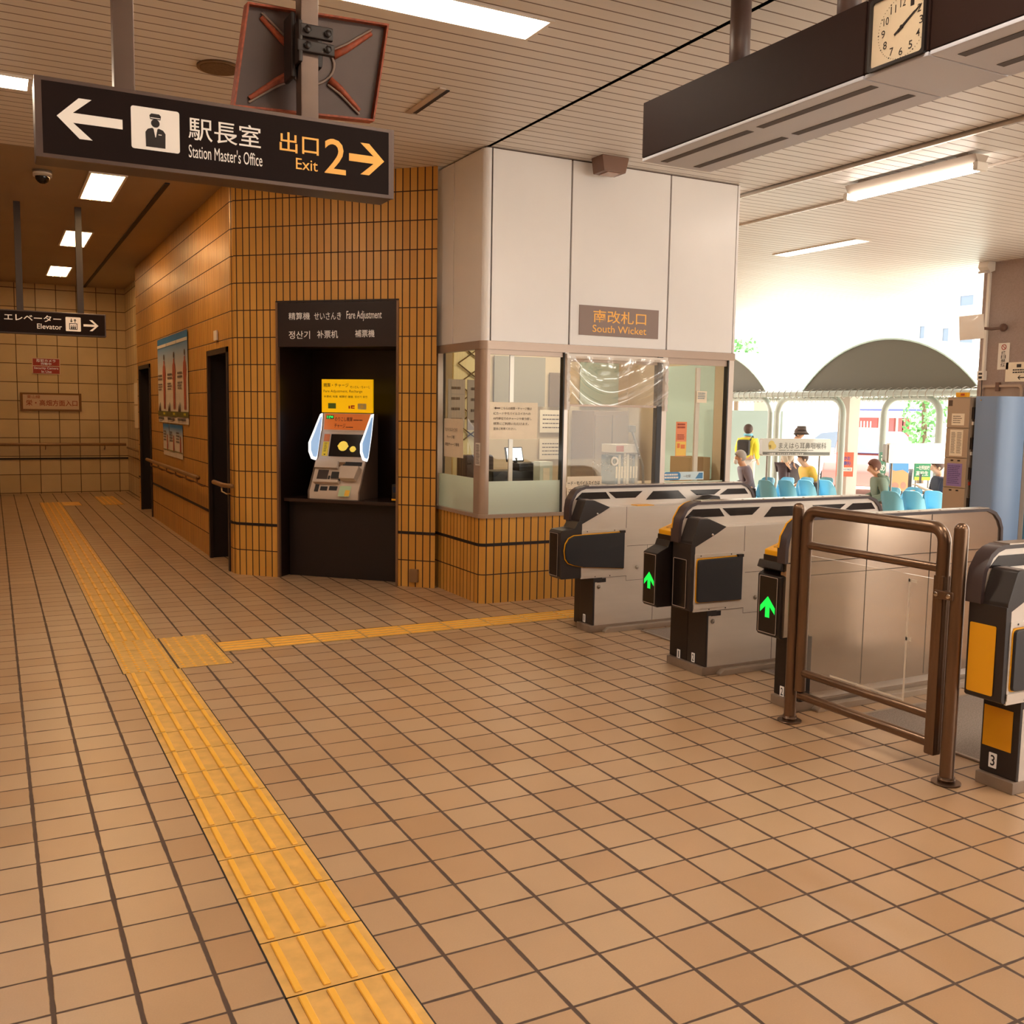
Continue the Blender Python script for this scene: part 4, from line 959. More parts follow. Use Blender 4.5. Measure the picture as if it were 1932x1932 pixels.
for k, lab in enumerate(('tall blue-topped poster with a red figure, first of three from the far doorway', 'tall blue-topped poster with a red figure, middle of the three on the corridor wall', 'tall blue-topped poster with a red figure, last of three toward the near doorway')):
    poster(lab, 13.31 - .727 * k, 13.31 - .727 * (k + 1) + .006, 1.30, 2.325, 'tall posters on the corridor wall', k)
for k, lab in enumerate(('small pale poster hung under the tall ones, first from the far doorway', 'small pale poster hung under the tall ones, middle of three', 'small pale poster hung under the tall ones, last toward the near doorway')):
    poster(lab, 12.95 - .47 * k, 12.95 - .47 * (k + 1) + .006, .90, 1.285, 'small posters on the corridor wall', k + 5, False)

# ---------------------------------------------------------------- booth windows
FR = mat('window_frame_bronze', '#b09a8a', .32, metal=.3); FRL = mat('window_frame_pale', '#dccfc4', .28, metal=.25)
FROST = glass_mat('frosted_film', (.8, .86, .78), .5, .35, haze=.90, haze_col=(.86, .93, .84))
w1 = thing('window_frame', 'bronze frame with round corner post around the booth windows', 'window frame', (BX0, BY0, .68)); w1['kind'] = 'structure'
def sect(p0, p1, z0, z1, w): 
    pass
mb = MB(); cor = arc(BX0 + .05, BY0 + .05, .062, 180, 270, 6)
for z0, z1, o in ((.672, .70, .012), (1.972, 2.034, .010)):
    out = [(BX0 - o, BY1)] + arc(BX0 + .05, BY0 + .05, .05 + o, 180, 270, 6) + [(BX1 + .004, BY0 - o)]
    inn = [(BX0 + .05, BY1)] + [(BX0 + .05, BY0 + .05)] * 7 + [(BX1 + .004, BY0 + .05)]
    mb.prism(out + [(BX1 + .004, BY0 + .05), (BX0 + .05, BY0 + .05), (BX0 + .05, BY1)], 'z', z0, z1)
mb.build('rail', FR, w1)
mb = MB(); mb.prism([(BX0, 6.955)] + arc(BX0 + .05, BY0 + .05, .05, 180, 270, 6) + [(BX0 + .066, BY0), (BX0 + .066, BY0 + .06), (BX0 + .05, BY0 + .06), (BX0 + .05, 6.955)], 'z', .70, 1.972); mb.build('corner_post', FR, w1)
mb = MB(); mb.box(BX0 + .002, BX0 + .05, 7.672, 7.71, .70, 1.972); mb.build('stile', FR, w1)
for a, b, m in ((4.036, 4.048, GUNDK), (4.048, 4.082, FRL), (4.955, 5.004, GUNDK), (5.004, 5.052, FRL), (5.700, 5.712, GUNDK), (5.712, 5.765, FRL)):
    mb = MB(); mb.box(a, b, BY0 - .004, BY0 + .05, .70, 1.972); mb.build('mullion', m, w1)
mb = MB(); mb.box(3.60, 3.635, 6.90, 6.915, .70, 1.95); mb.build('inner_sash', FRL, w1)
mb = MB(); mb.box(5.41, 5.452, 6.88, 6.90, .70, 1.90); mb.build('inner_sash', FRL, w1)
mb = MB(); mb.box(3.385, 4.036, BY0 + .01, BY0 + .045, 1.935, 1.972); mb.box(4.082, 4.955, BY0 + .01, BY0 + .045, 1.905, 1.972); mb.box(5.052, 5.70, BY0 + .01, BY0 + .045, 1.92, 1.972); mb.build('top_track', FR, w1)
n = 1
for (a, b, z0, z1, ax) in ((3.386, 4.036, .70, 1.94, 'f'), (4.082, 4.955, .94, 1.56, 'f'), (5.052, 5.70, .70, 1.93, 'f'), (6.955, 7.672, .70, 1.972, 's')):
    mb = MB()
    if ax == 'f': mb.box(a, b, BY0 + .022, BY0 + .028, z0, z1)
    else: mb.box(BX0 + .022, BX0 + .028, a, b, z0, z1)
    struct(mb.build('window_%d' % n, GLASS)); n += 1
mb = MB(); mb.box(4.082, 4.955, BY0 + .005, BY0 + .04, 1.548, 1.568); mb.build('grey_bar', FR, w1)
for nm, bx in (('frosted_film', (3.386, 4.036, BY0 + .0195, BY0 + .0215, .70, .957)), ('frosted_film', (BX0 + .0195, BX0 + .0215, 6.955, 7.672, .70, .975)), ('frosted_film', (5.052, 5.70, BY0 + .0195, BY0 + .0215, .70, .925))):
    mb = MB(); mb.box(*bx); mb.build(nm, FROST, w1)
mb = MB(); mb.box(5.738, 5.744, 7.04, 7.86, .92, 1.95); struct(mb.build('window_5', glass_mat('green_glass', (.78, .86, .80), .5, .3, haze=.75, haze_col=(.74, .83, .76))))
# inside of the booth
INW = mat('booth_inside_wall', '#d8c4a4', .7, noise=.04, nscale=3)
mb = MB(); ribbon(mb, [(3.40, 7.69), (3.55, 8.40), (5.74, 8.40)], 0, 2.55)
ribbon(mb, [(5.74, 8.40), (5.74, 7.86)], 0, 2.55); ribbon(mb, [(5.74, 7.04), (5.74, 6.87)], 0, 2.55); ribbon(mb, [(5.74, 7.86), (5.74, 7.04)], 0, .92); ribbon(mb, [(5.74, 7.86), (5.74, 7.04)], 1.95, 2.55)
mb.face([(3.36, 6.86, 2.5), (5.76, 6.86, 2.5), (5.76, 8.4, 2.5), (3.36, 8.4, 2.5)]); mb.face([(3.36, 6.86, .05), (5.76, 6.86, .05), (5.76, 8.4, .05), (3.36, 8.4, .05)])
struct(mb.build('wall_booth_inside', INW))
t = thing('ceiling_light', 'lamp on the ceiling inside the glazed booth', 'ceiling light', (4.6, 7.6, 2.5))  # out of view, added to brighten the booth inside
mb = MB(); mb.box(4.0, 5.2, 7.5, 7.7, 2.46, 2.498); mb.build('housing', WHITEP, t)
mb = MB(); mb.face([(4.02, 7.52, 2.458), (4.02, 7.68, 2.458), (5.18, 7.68, 2.458), (5.18, 7.52, 2.458)]); mb.build('diffuser', mat('booth_fill_lamp', '#fff4e0', .5, emit=13.0, emit_col='#fff0da'), t)
t = thing('counter', 'long worktop along the booth windows', 'counter', (4.5, 7.1, .8))
mb = MB(); mb.box(3.40, 5.72, 6.88, 7.40, .86, .89, bev=.004); mb.build('worktop', mat('worktop', '#d8c8ae', .45), t)
mb = MB(); mb.box(3.42, 5.70, 7.32, 7.36, .06, .86); mb.build('panel', INW, t)
t = thing('desk_terminal', 'black desk terminal with a tilted bright screen behind the first front window', 'terminal', (3.85, 7.2, .89))
mb = MB(); mb.box(3.55, 3.98, 7.08, 7.30, .891, 1.02, bev=.01); mb.box(3.80, 4.02, 7.10, 7.30, .96, 1.08, bev=.01); mb.build('body', GUNDK, t)
fr = frame((3.72, 7.16, 1.09), (1, .25, 0), (.0, .35, 1)); mb = MB(); plate(mb, fr, 0, 0, .19, .125, -.012, 0, bev=.003); sn = mb.build('monitor', GUNDK, t)
mb = MB(); plate(mb, fr, .012, .01, .178, .115, 0, .001); mb.build('screen', mat('screen_white', '#f4f0ea', .3, emit=.9, emit_col='#fff8f0'), sn)
mb = MB(); mb.cyl((3.82, 7.2, 1.02), (3.82, 7.2, 1.12), .015, 10); mb.build('stand', GUNDK, t)
# sheets taped to the glass
def sheet(name, label, fr, w, h, m, d=.002, curl=.004, cat='paper notice', group=None):
    t = thing(name, label, cat, fr[0], group)
    mb = MB(); mb.grid(lambda i, j: on(fr, w * i, h * j, d + curl * (math.sin(i * 5 + j * 3) * .5 + .5)), 8, 6); mb.build('sheet', m, t); return t
fr = frame((3.392, BY0 + .021, 1.285), (1, 0, 0), (0, 0, 1))
t = sheet('notice', 'cream hand-lettered notice with five lines taped on the first front window', fr, .425, .285, PAPER)
mb = MB()
for k, (s, a, b) in enumerate((('こちらの精算・チャージ機は', .10, .37), ('ICカードやモバイルスイカへの', .035, .36), ('10円単位でのチャージや乗り越し', .035, .37), ('精算にご利用いただけます。', .035, .345), ('是非ご利用ください。', .035, .235))):
    z = .228 - .0395 * k; write(mb, s, fr, (a, z, b, z + .021), .008, bold=.002)
shape(mb, fr, [(.04, .239), (.055, .250), (.055, .243), (.092, .243), (.092, .235), (.055, .235), (.055, .228)], .007, .008)
mb.build('black_lettering', mat('ink', '#5a4636', .7), t)
fr = frame((BX0 + .021, 7.565, 1.12), (0, -1, 0), (0, 0, 1))
t = sheet('notice', 'cream notice with three lines taped on the side window of the booth', fr, .375, .315, PAPER)
mb = MB(); write(mb, 'モバイルスイカの', fr, (.03, .21, .27, .24), .008, bold=.002); write(mb, 'チャージ機', fr, (.06, .15, .21, .178), .008, bold=.002); write(mb, '現金チャージ専用', fr, (.03, .09, .30, .118), .008, bold=.002); mb.build('black_lettering', MATS['ink'], t)
fr = frame((BX0 - .001, 6.92, 1.08), (0, -1, 0), (0, 0, 1)); t = sheet('notice', 'narrow white notice stuck on the bronze corner post', fr, .085, .175, WHITEP, curl=0); mb = MB(); bars(mb, fr, .01, .01, .075, .165, 14, .003, .45, seed=5); mb.build('print', MATS['ink'], t)
fr = frame((5.175, BY0 + .021, 1.14), (1, 0, 0), (0, 0, 1))
t = sheet('flyer', 'tall orange and yellow flyer taped on the third front window', fr, .115, .295, mat('flyer_orange', '#e88a5c', .6), curl=.001, cat='flyer')
mb = MB(); plate(mb, fr, .004, .005, .111, .125, .003, .004); mb.build('yellow_half', mat('flyer_yellow', '#f0c65a', .6), t)
mb = MB(); bars(mb, fr, .015, .235, .10, .285, 2, .005, .6, seed=4); bars(mb, fr, .015, .14, .1, .19, 3, .005, .5, seed=5); mb.build('print', mat('flyer_print', '#a03c20', .6), t)
mb = MB(); plate(mb, fr, .018, .07, .045, .11, .004, .005); plate(mb, fr, .055, .065, .10, .10, .004, .005); mb.build('orange_field', mat('flyer_orange2', '#e07838', .6), t)
fr = frame((5.385, BY0 + .021, 1.60), (1, 0, 0), (0, 0, 1))
t = sheet('notice', 'small cream notice beside the sash of the third front window', fr, .11, .10, PAPER, curl=.001); mb = MB(); bars(mb, fr, .012, .03, .1, .09, 4, .004, .5, seed=9); mb.build('print', mat('print_bluegrey', '#7c9098', .6), t)
fr = frame((5.058, BY0 + .018, .935), (1, 0, 0), (0, 0, 1))
t = sheet('sticker_strip', 'blue and white strip along the foot of the third front window', fr, .43, .07, mat('strip_pale', '#c8dde4', .5), curl=0, cat='sticker')
mb = MB(); plate(mb, fr, 0, 0, .18, .07, .002, .003, r=.03); shape(mb, fr, [(.34, .01), (.42, .01), (.42, .06), (.38, .06)], .002, .003); mb.build('blue_field', mat('strip_blue', '#3f7fae', .5), t)
mb = MB(); bars(mb, fr, .01, .01, .165, .06, 2, .004, .6, ragged=.1, seed=2); mb.build('white_print', WHITEP, t)
mb = MB(); write(mb, '一社駅', fr, (.21, .02, .29, .045), .003); mb.build('station_lettering', MATS['ink'], t)
fr = frame((4.085, BY0 - .01, .80), (1, 0, 0), (0, 0, 1))
t = sheet('notice', 'white notice with black lettering standing at the service window behind the first gate', fr, .33, .185, PAPER, curl=.001)
mb = MB(); write(mb, 'ード・モバイルスイカは', fr, (.004, .115, .31, .148), .005, bold=.012); write(mb, 'ご利用いただけません', fr, (.01, .055, .31, .085), .005, bold=.01); mb.build('black_lettering', LETB, t)
# clear plastic curtain and splash screen at the service window
CURT = glass_mat('clear_vinyl', (.95, .93, .90), 1.0, .12, haze=.14, haze_col=(.97, .95, .92), ior=2.6)
t = thing('plastic_curtain', 'crumpled clear plastic sheet draped across the top of the service window', 'plastic sheet', (4.5, BY0 - .03, 1.6))
def drape(i, j):
    x = 5.02 - .95 * i; z = 1.945 - .385 * j
    c = (1.02 - 2 * i); tt = j + .55 * (c * c)
    f = .034 * math.sin(tt * 11.5 + 1.2 * math.sin(c * 3)) * (.25 + .75 * min(1, 2.2 * j * (1.5 - j))) + .016 * math.sin(c * 16 + 5 * j) * max(0, 1 - j * 1.6) + .010 * math.sin(c * 29 + 2) * max(0, .5 - j)
    return (x, BY0 - .045 - f - .015 * math.sin(PI * i), z)
mb = MB(); mb.grid(drape, 72, 40); mb.build('sheet', CURT, t, smooth=180)
mb = MB(); mb.box(4.05, 5.035, BY0 - .03, BY0 - .012, 1.925, 1.965, bev=.004); mb.build('tape_header', mat('vinyl_tape', '#e8ddd2', .25), t)
for x in (4.055, 5.015):
    mb = MB(); mb.grid(lambda i, j: (x + .03 * (1 - i), BY0 - .022 - .012 * math.sin(j * 21 + i * 4) ** 2, 1.94 - .42 * j), 3, 24); mb.build('tape_side', mat('vinyl_tape', '#e8ddd2', .25), t)
t = thing('splash_screen', 'clear upright splash screen with a round speaking hole at the service window', 'screen', (4.5, BY0 - .02, .9))
mb = MB(); mb.box(4.09, 4.95, BY0 - .008, BY0 - .004, .86, 1.545); mb.build('sheet', glass_mat('acrylic', (.98, .96, .93), .8, .03, haze=.05), t)
fr = frame((4.537, BY0 - .009, 1.105), (1, 0, 0), (0, 0, 1)); mb = MB(); mb.ring([(.036 * math.cos(q), .038 * math.sin(q)) for q in [PI * k / 12 for k in range(24)]], [(.022 * math.cos(q), .024 * math.sin(q)) for q in [PI * k / 12 for k in range(24)]], lambda a, b, d: on(fr, a, b, d), 0, .006); mb.build('speaking_ring', mat('ring_white', '#efe8dc', .3), t)
rg = random.Random(3); mb = MB()
for k in range(46):
    a = rg.uniform(-2.8, .9); r = rg.uniform(.07, .2); x, z = r * math.cos(a) * 1.3, .02 + r * math.sin(a) * .7 + rg.uniform(0, .06); w = rg.uniform(.004, .016); q = rg.uniform(-.5, .5)
    mb.face([on(fr, x, z, .0012), on(fr, x + w, z + w * q, .0012), on(fr, x + w, z + w * q + .004, .0012), on(fr, x, z + .003, .0012)])
tag(mb.build('crinkle_glints', mat('vinyl_tape', '#e8ddd2', .25), t), kind='stuff')  # pale slivers drawn on the sheet as glints, in the tape's colour
# things on the back wall and worktop
def flat(name, label, x0, x1, z0, z1, m, y=8.38, cat='notice', dots=False):
    t = thing(name, label, cat, ((x0 + x1) / 2, y, z0)); fr = frame((x0, y, z0), (1, 0, 0), (0, 0, 1))
    mb = MB(); plate(mb, fr, 0, 0, x1 - x0, z1 - z0, 0, .012); mb.build('board', m, t)
    if dots:
        mb = MB(); bars(mb, fr, .03, .03, x1 - x0 - .03, z1 - z0 - .03, 4, .013, .25, seed=int(x0 * 10)); mb.build('print', MATS['ink'], t)
GREYB = mat('grey_board', '#a29a8a', .6)
flat('notice_board', 'grey board on the back wall inside the booth, above the cream notice', 4.20, 4.75, 1.55, 2.02, GREYB, cat='notice board')
flat('notice_board', 'narrow brown board on the back wall inside the booth', 4.80, 5.0, 1.55, 1.88, mat('brown_board', '#86705c', .6), cat='notice board')
flat('timetable', 'upper white timetable sheet on the back wall of the booth', 4.70, 5.0, 1.30, 1.52, PAPER, dots=True, cat='timetable')
flat('timetable', 'lower white timetable sheet on the back wall of the booth', 4.70, 5.0, 1.04, 1.24, PAPER, dots=True, cat='timetable')
t = thing('lattice_gate', 'folding brass lattice hanging inside the booth corner', 'lattice', (3.7, 8.0, 1.3))
mb = MB(); mb.box(3.66, 4.0, 8.1, 8.13, .9, 2.3); mb.build('panel', mat('lattice_back', '#e0cf9c', .6), t)
mb = MB()
for k in range(6):
    z = 1.2 + .18 * k; mb.tube([(3.70, 8.09, z), (3.96, 8.09, z + .18)], .006, 6); mb.tube([(3.96, 8.09, z), (3.70, 8.09, z + .18)], .006, 6)
mb.build('lattice', mat('lattice_brass', '#6a5230', .4, metal=.5), t)
t = thing('cupboard', 'tall brown cupboard inside the booth behind the third front window', 'cupboard', (5.3, 8.1, .06))
mb = MB(); mb.box(5.05, 5.45, 7.95, 8.36, .06, 1.52, bev=.01); mb.build('body', mat('cupboard_brown', '#9c8470', .5), t)
for x in (5.06, 5.255):
    mb = MB(); mb.box(x, x + .185, 7.93, 7.95, .1, 1.48, bev=.004); d = mb.build('door', mat('cupboard_brown', '#9c8470', .5), t)
    mb = MB(); mb.box(x + (.15 if x < 5.1 else .02), x + (.165 if x < 5.1 else .035), 7.915, 7.93, .9, 1.02); mb.build('handle', GUNDK, d)
flat('notice', 'pale green sheet hanging on the booth back wall over the cupboard', 5.15, 5.60, 1.56, 2.1, mat('pale_green_sheet', '#bcd0c0', .6))
for k, (x, c, h) in enumerate(((4.66, '#5c6a78', .25), (4.69, '#d8cfc0', .26), (4.715, '#3a4658', .24), (4.745, '#c8bca8', .27), (4.775, '#e0d8c8', .26), (4.805, '#706050', .25), (4.835, '#48505c', .24), (4.865, '#b8a890', .26))):
    t = thing('binder', ['slate binder first in the row behind the service window', 'cream binder second in the row behind the service window', 'navy binder third in the row behind the service window', 'tan binder fourth in the row behind the service window', 'white binder fifth in the row behind the service window', 'brown binder sixth in the row behind the service window', 'dark grey binder seventh in the row behind the service window', 'sand binder at the end of the row behind the service window'][k], 'binder', (x, 7.1, .891), 'binders behind the service window')
    mb = MB(); mb.box(x, x + .026, 6.98, 7.2, .891, .891 + h, bev=.002); mb.build('cover', mat('binder_%d' % k, c, .5), t)
    mb = MB(); mb.box(x + .005, x + .021, 6.977, 6.981, .95, 1.05); mb.build('spine_label', PAPER, t)
t = thing('paper_box', 'white box with an orange end lying on the row of binders', 'box', (4.75, 7.1, 1.16))
mb = MB(); mb.box(4.66, 4.89, 6.98, 7.2, 1.165, 1.235, bev=.003); mb.build('carton', WHITEP, t)
mb = MB(); mb.box(4.665, 4.74, 6.977, 6.981, 1.175, 1.225); mb.build('orange_label', mat('label_orange', '#d0643a', .5), t)
t = thing('desk_lamp', 'thin grey arm lamp leaning over the row of binders', 'lamp', (4.93, 7.1, .891))
mb = MB(); mb.tube([(4.93, 6.95, .9), (4.92, 6.95, 1.05), (4.80, 6.95, 1.36)], .011, 8); mb.build('arm', mat('lamp_grey', '#9a9690', .4), t)
mb = MB(); mb.box(4.77, 4.83, 6.93, 6.97, 1.34, 1.40, bev=.008); mb.build('head', mat('lamp_grey', '#9a9690', .4), t)
t = thing('carton', 'brown carton stacked on the booth worktop behind the third window', 'box', (5.55, 7.3, .891))
mb = MB(); mb.box(5.47, 5.69, 7.0, 7.3, .891, 1.12, bev=.003); mb.build('carton', mat('cardboard', '#b89a70', .7), t)
mb = MB(); mb.box(5.55, 5.61, 6.998, 7.302, .9, 1.122); mb.build('tape', mat('tape_tan', '#a07c50', .4), t)
t = thing('carton', 'pale file box beside the frosted film in the first front window', 'box', (3.93, 7.0, .891))
mb = MB(); mb.box(3.90, 4.02, 6.93, 7.04, .891, 1.10, bev=.003); mb.build('carton', mat('file_box', '#cfd3c4', .6), t)
mb = MB(); mb.box(3.93, 3.99, 6.928, 6.931, .95, 1.05); mb.build('label', PAPER, t)
t = thing('chair', 'dark office chair at the side window of the booth', 'chair', (3.72, 7.55, .06))
mb = MB(); mb.box(3.52, 3.92, 7.40, 7.78, .50, .57, bev=.03); mb.build('seat', mat('chair_brown', '#4a3830', .7), t)
mb = MB(); mb.box(3.55, 3.90, 7.74, 7.80, .66, 1.12, bev=.03); mb.build('backrest', mat('chair_brown', '#4a3830', .7), t)
mb = MB(); mb.cyl((3.72, 7.58, .06), (3.72, 7.58, .5), .03, 12); mb.box(3.5, 3.94, 7.56, 7.60, .051, .09); mb.box(3.70, 3.74, 7.38, 7.78, .051, .09); mb.build('base', GUNDK, t)
for k, (x, y, z, w, h) in enumerate(((3.50, 7.87, 1.35, .16, .42), (3.70, 7.90, 1.33, .17, .44))):
    flat('calendar', ['tall grey calendar sheet inside the booth side, nearer the tiled wall', 'tall grey calendar sheet inside the booth side, nearer the corner post'][k], x, x + w, z, z + h, mat('calendar_grey', '#a89888', .6), y=y, cat='calendar', dots=True)
# south wicket sign on the panels
t = thing('wall_sign', 'brown-grey sign with amber wicket lettering on the white panels', 'sign', (4.56, BY0, 2.1))
fr = frame((4.17, BY0 - .001, 2.118), (1, 0, 0), (0, 0, 1))
mb = MB(); plate(mb, fr, 0, 0, .772, .236, 0, .006, bev=.002); mb.build('plate', mat('wicket_plate', '#8d766c', .45), t)
mb = MB(); write(mb, '南改札口', fr, (.13, .105, .645, .205), .007, bold=.008); write(mb, 'South Wicket', fr, (.125, .028, .65, .086), .007, bold=.006); mb.build('amber_lettering', LETY, t)
# ---------------------------------------------------------------- wall of the passage and what stands before it
RENDER_ = mat('brown_textured_render', '#a08c84', 0.75, noise=.08, nscale=60, bump=.5)
mb = MB(); mb.box(11.26, 11.58, -2.4, 1.5, -.36, H); mb.box(11.26, 11.58, 6.5, 8.56, -.36, H); struct(mb.build('wall_passage', RENDER_))  # unseen near piece and gaps shaped for daylight and the gate panel's reflection
def flatx(name, label, X, y1, y0, z0, z1, cat, m, d=.006, pname='sheet'):
    """a flat thing on a wall that faces the camera side; y1 is its far edge"""
    t = thing(name, label, cat, (X, (y0 + y1) / 2, z0)); fr = frame((X, y1, z0), (0, -1, 0), (0, 0, 1))
    mb = MB(); plate(mb, fr, 0, 0, y1 - y0, z1 - z0, 0, d); mb.build(pname, m, t); return t, fr, y1 - y0, z1 - z0
t, fr, W, Hh = flatx('wall_sign', 'narrow white no smoking sign with vertical lettering on the brown passage wall', 11.258, 8.285, 8.13, 2.12, 2.45, 'sign', WHITEP)
mb = MB()
for k, c in enumerate('終日禁煙'): write(mb, c, fr, (.045, .185 - .05 * k, .11, .228 - .05 * k), .007, bold=.012)
mb.build('lettering', LETB, t)
mb = MB(); mb.ring([(.0775 + .035 * math.cos(q), .278 + .035 * math.sin(q)) for q in [PI * k / 10 for k in range(20)]], [(.0775 + .026 * math.cos(q), .278 + .026 * math.sin(q)) for q in [PI * k / 10 for k in range(20)]], lambda a, b, d: on(fr, a, b, d), .006, .008); shape(mb, fr, [(.05, .30), (.056, .305), (.106, .256), (.10, .25)], .006, .008); mb.build('red_symbol', mat('symbol_red', '#b0473a', .5), t)
t, fr, W, Hh = flatx('notice', 'cream paper notice with a small arrow on the brown passage wall', 11.258, 8.165, 7.72, 1.965, 2.205, 'paper notice', PAPER)
mb = MB(); bars(mb, fr, .10, .10, .35, .16, 2, .008, .5, seed=3); plate(mb, fr, .15, .175, .21, .215, .006, .008); shape(mb, fr, arrow(.17, .025, .27, .075, -1, .012), .006, .008); mb.build('print', LETB, t)
t, fr, W, Hh = flatx('notice_case', 'worn metal notice case on the passage wall behind the blue column', 11.258, 8.49, 7.90, .90, 1.93, 'notice case', mat('frame_back', '#a08a7c', .6, noise=.1, nscale=5), pname='back_sheet')
mb = MB(); mb.ring(rounded(0, 0, W, Hh, .05), rounded(.03, .03, W - .03, Hh - .03, .04), lambda a, b, d: on(fr, a, b, d), 0, .035); mb.build('rim', mat('frame_rim', '#b5a193', .4, metal=.3), t)
mb = MB(); plate(mb, fr, .22, .95, .27, 1.06, .0, .04); mb.build('clip', mat('clip_rust', '#6a4a3a', .6), t)
mb = MB(); plate(mb, fr, .35, .2, .46, .75, .006, .03); mb.build('paper_roll', PAPER, t)
t = thing('emergency_lamp', 'small white emergency lamp where the passage wall meets the ceiling', 'lamp', (11.2, 8.48, 3.4))
mb = MB(); mb.prism([(11.256, 3.47), (11.256, 3.36), (11.17, 3.33), (11.10, 3.40), (11.12, 3.47)], 'y', 8.40, 8.54, bev=.008); mb.build('housing', WHITEP, t)
mb = MB(); mb.box(11.105, 11.165, 8.41, 8.53, 3.325, 3.35); mb.build('lens', mat('lens_grey', '#cfc4bb', .2), t)
t = thing('conduit', 'white cable conduit running down the passage wall to a socket box', 'conduit', (11.25, 8.46, 2.0))
mb = MB(); mb.box(11.225, 11.262, 8.45, 8.485, 2.10, 3.34); mb.build('duct', WHITEP, t)
mb = MB(); mb.box(11.20, 11.262, 8.43, 8.53, 1.99, 2.11, bev=.006); mb.build('socket_box', WHITEP, t)
mb = MB(); mb.box(11.198, 11.202, 8.455, 8.505, 2.01, 2.04); mb.box(11.198, 11.202, 8.455, 8.505, 2.06, 2.085); mb.build('socket', LETB, t)
mb = MB(); mb.tube([(11.21, 8.46, 2.0), (11.20, 8.45, 1.85), (11.22, 8.47, 1.6)], .006, 6); mb.build('cord', LETB, t)
t = thing('convex_mirror', 'white acrylic convex mirror on an arm at the passage wall edge', 'mirror', (11.0, 8.35, 2.6))
fr = frame((10.95, 8.62, 2.49), (.10, -1, .03), (-.12, .02, 1))
mb = MB(); mb.grid(lambda i, j: on(fr, .33 * i, .30 * j, .03 * (1 - (2 * i - 1) ** 2) * (1 - (2 * j - 1) ** 2)), 10, 10); mb.grid(lambda i, j: on(fr, .33 * (1 - i), .30 * j, -.006), 2, 2); mb.build('mirror_face', mat('mirror_acrylic', '#f2ece6', .12), t)
mb = MB(); mb.tube([on(fr, .165, .15, -.01), (11.12, 8.30, 2.62), (11.255, 8.22, 2.64)], .018, 10); mb.ball((11.23, 8.22, 2.64), .05, 12); mb.build('arm', mat('arm_brown', '#6a4c3e', .5), t)
# stacked lockers and the blue column
t = thing('locker_stack', 'beige stack of four locker doors with papers taped on, beside the blue column', 'lockers', (10.4, 8.05, 0))
LK = mat('locker_beige', '#b09880', .45); y1, y0 = 8.225, 7.905
mb = MB(); mb.box(10.31, 10.85, y0, y1, .0, 1.755, bev=.006); mb.build('body', mat('locker_body', '#94806c', .5), t)
zs = [1.745, 1.385, 1.025, .665, .30]
for k in range(4):
    fr = frame((10.308, y1 - .006, zs[k + 1] + .004), (0, -1, 0), (0, 0, 1)); w, h = y1 - y0 - .012, zs[k] - zs[k + 1] - .008
    mb = MB(); plate(mb, fr, 0, 0, w, h, 0, .012, bev=.003); d = mb.build('door', LK, t)
    mb = MB()
    if k == 0:
        plate(mb, fr, .07, .03, .245, .17, .012, .014); mb.build('paper', PAPER, d); mb = MB(); bars(mb, fr, .09, .05, .225, .15, 4, .015, .35, seed=2); plate(mb, fr, .015, .26, .07, .33, .012, .013); mb.build('print', MATS['ink'], d)
    elif k == 1:
        plate(mb, fr, .06, .02, .24, .335, .012, .014); mb.build('paper', PAPER, d); mb = MB(); bars(mb, fr, .08, .05, .14, .31, 16, .015, .4, seed=6); bars(mb, fr, .16, .05, .225, .31, 16, .015, .4, seed=7); mb.build('print', MATS['ink'], d)
    elif k == 2:
        plate(mb, fr, .045, .015, .255, .29, .012, .014); mb.build('purple_sheet', mat('purple_sheet', '#9078b4', .6), d); mb = MB(); bars(mb, fr, .06, .04, .24, .27, 10, .015, .35, seed=8); mb.build('print', mat('purple_print', '#4c3a70', .6), d)
    if k >= 2:
        mb = MB(); plate(mb, fr, .09, h - .035, .125, h - .018, .012, .015); plate(mb, fr, .185, h - .035, .22, h - .018, .012, .015); mb.build('latch', GUNDK, d)
    zc = (zs[k] + zs[k + 1]) / 2
    mb = MB(); mb.box(10.33, 10.36, y0 - .03, y0 - .002, zc - .07, zc + .07); mb.build('lock_bar', GUNDK, t)
    mb = MB(); mb.box(10.34, 10.38, y0 - .02, y0 - .001, zc - .14, zc - .10); mb.build('key_tag', mat('key_red', '#b03a28', .5) if k >= 2 else WHITEP, t)
t2 = thing('box_label', 'small orange tag box on top of the beige lockers', 'tag', (10.4, 8.05, 1.757))
fr = frame((10.33, 8.14, 1.757), (0, -1, 0), (0, 0, 1)); mb = MB(); plate(mb, fr, 0, 0, .15, .055, -.06, 0, bev=.003); mb.build('box', AMBER, t2); mb = MB(); bars(mb, fr, .07, .012, .14, .045, 1, .001, .8, seed=2); mb.build('print', mat('tag_red', '#b8401c', .5), t2)
t = thing('blue_column', 'pale blue rounded sheet metal column between the lockers and the poster frame', 'column', (10.5, 7.7, 0))
P = [(10.62, 7.875), (10.36, 7.875)] + [(10.36 + .30 * (1 - math.cos(q)), 7.62 - .16 * math.sin(q)) for q in [PI / 2 * k / 10 for k in range(11)]]
mb = MB(); mb.prism([(10.70, 7.868), (10.345, 7.868), (10.345, 7.60)] + [(10.345 + .36 * (1 - math.cos(q)), 7.60 - .13 * math.sin(q)) for q in [PI / 2 * k / 10 for k in range(1, 11)]], 'z', 0, 1.765); mb.build('shell', mat('blue_steel', '#7f98bc', .38, spec=.5), t)
mb = MB(); mb.cyl((10.34, 7.80, 1.72), (10.346, 7.80, 1.72), .008, 10); mb.build('rivet', CHROME, t)
t = thing('blue_door_panel', 'tall light blue panel by the passage wall at the edge of view', 'panel', (11.2, 7.6, 0))
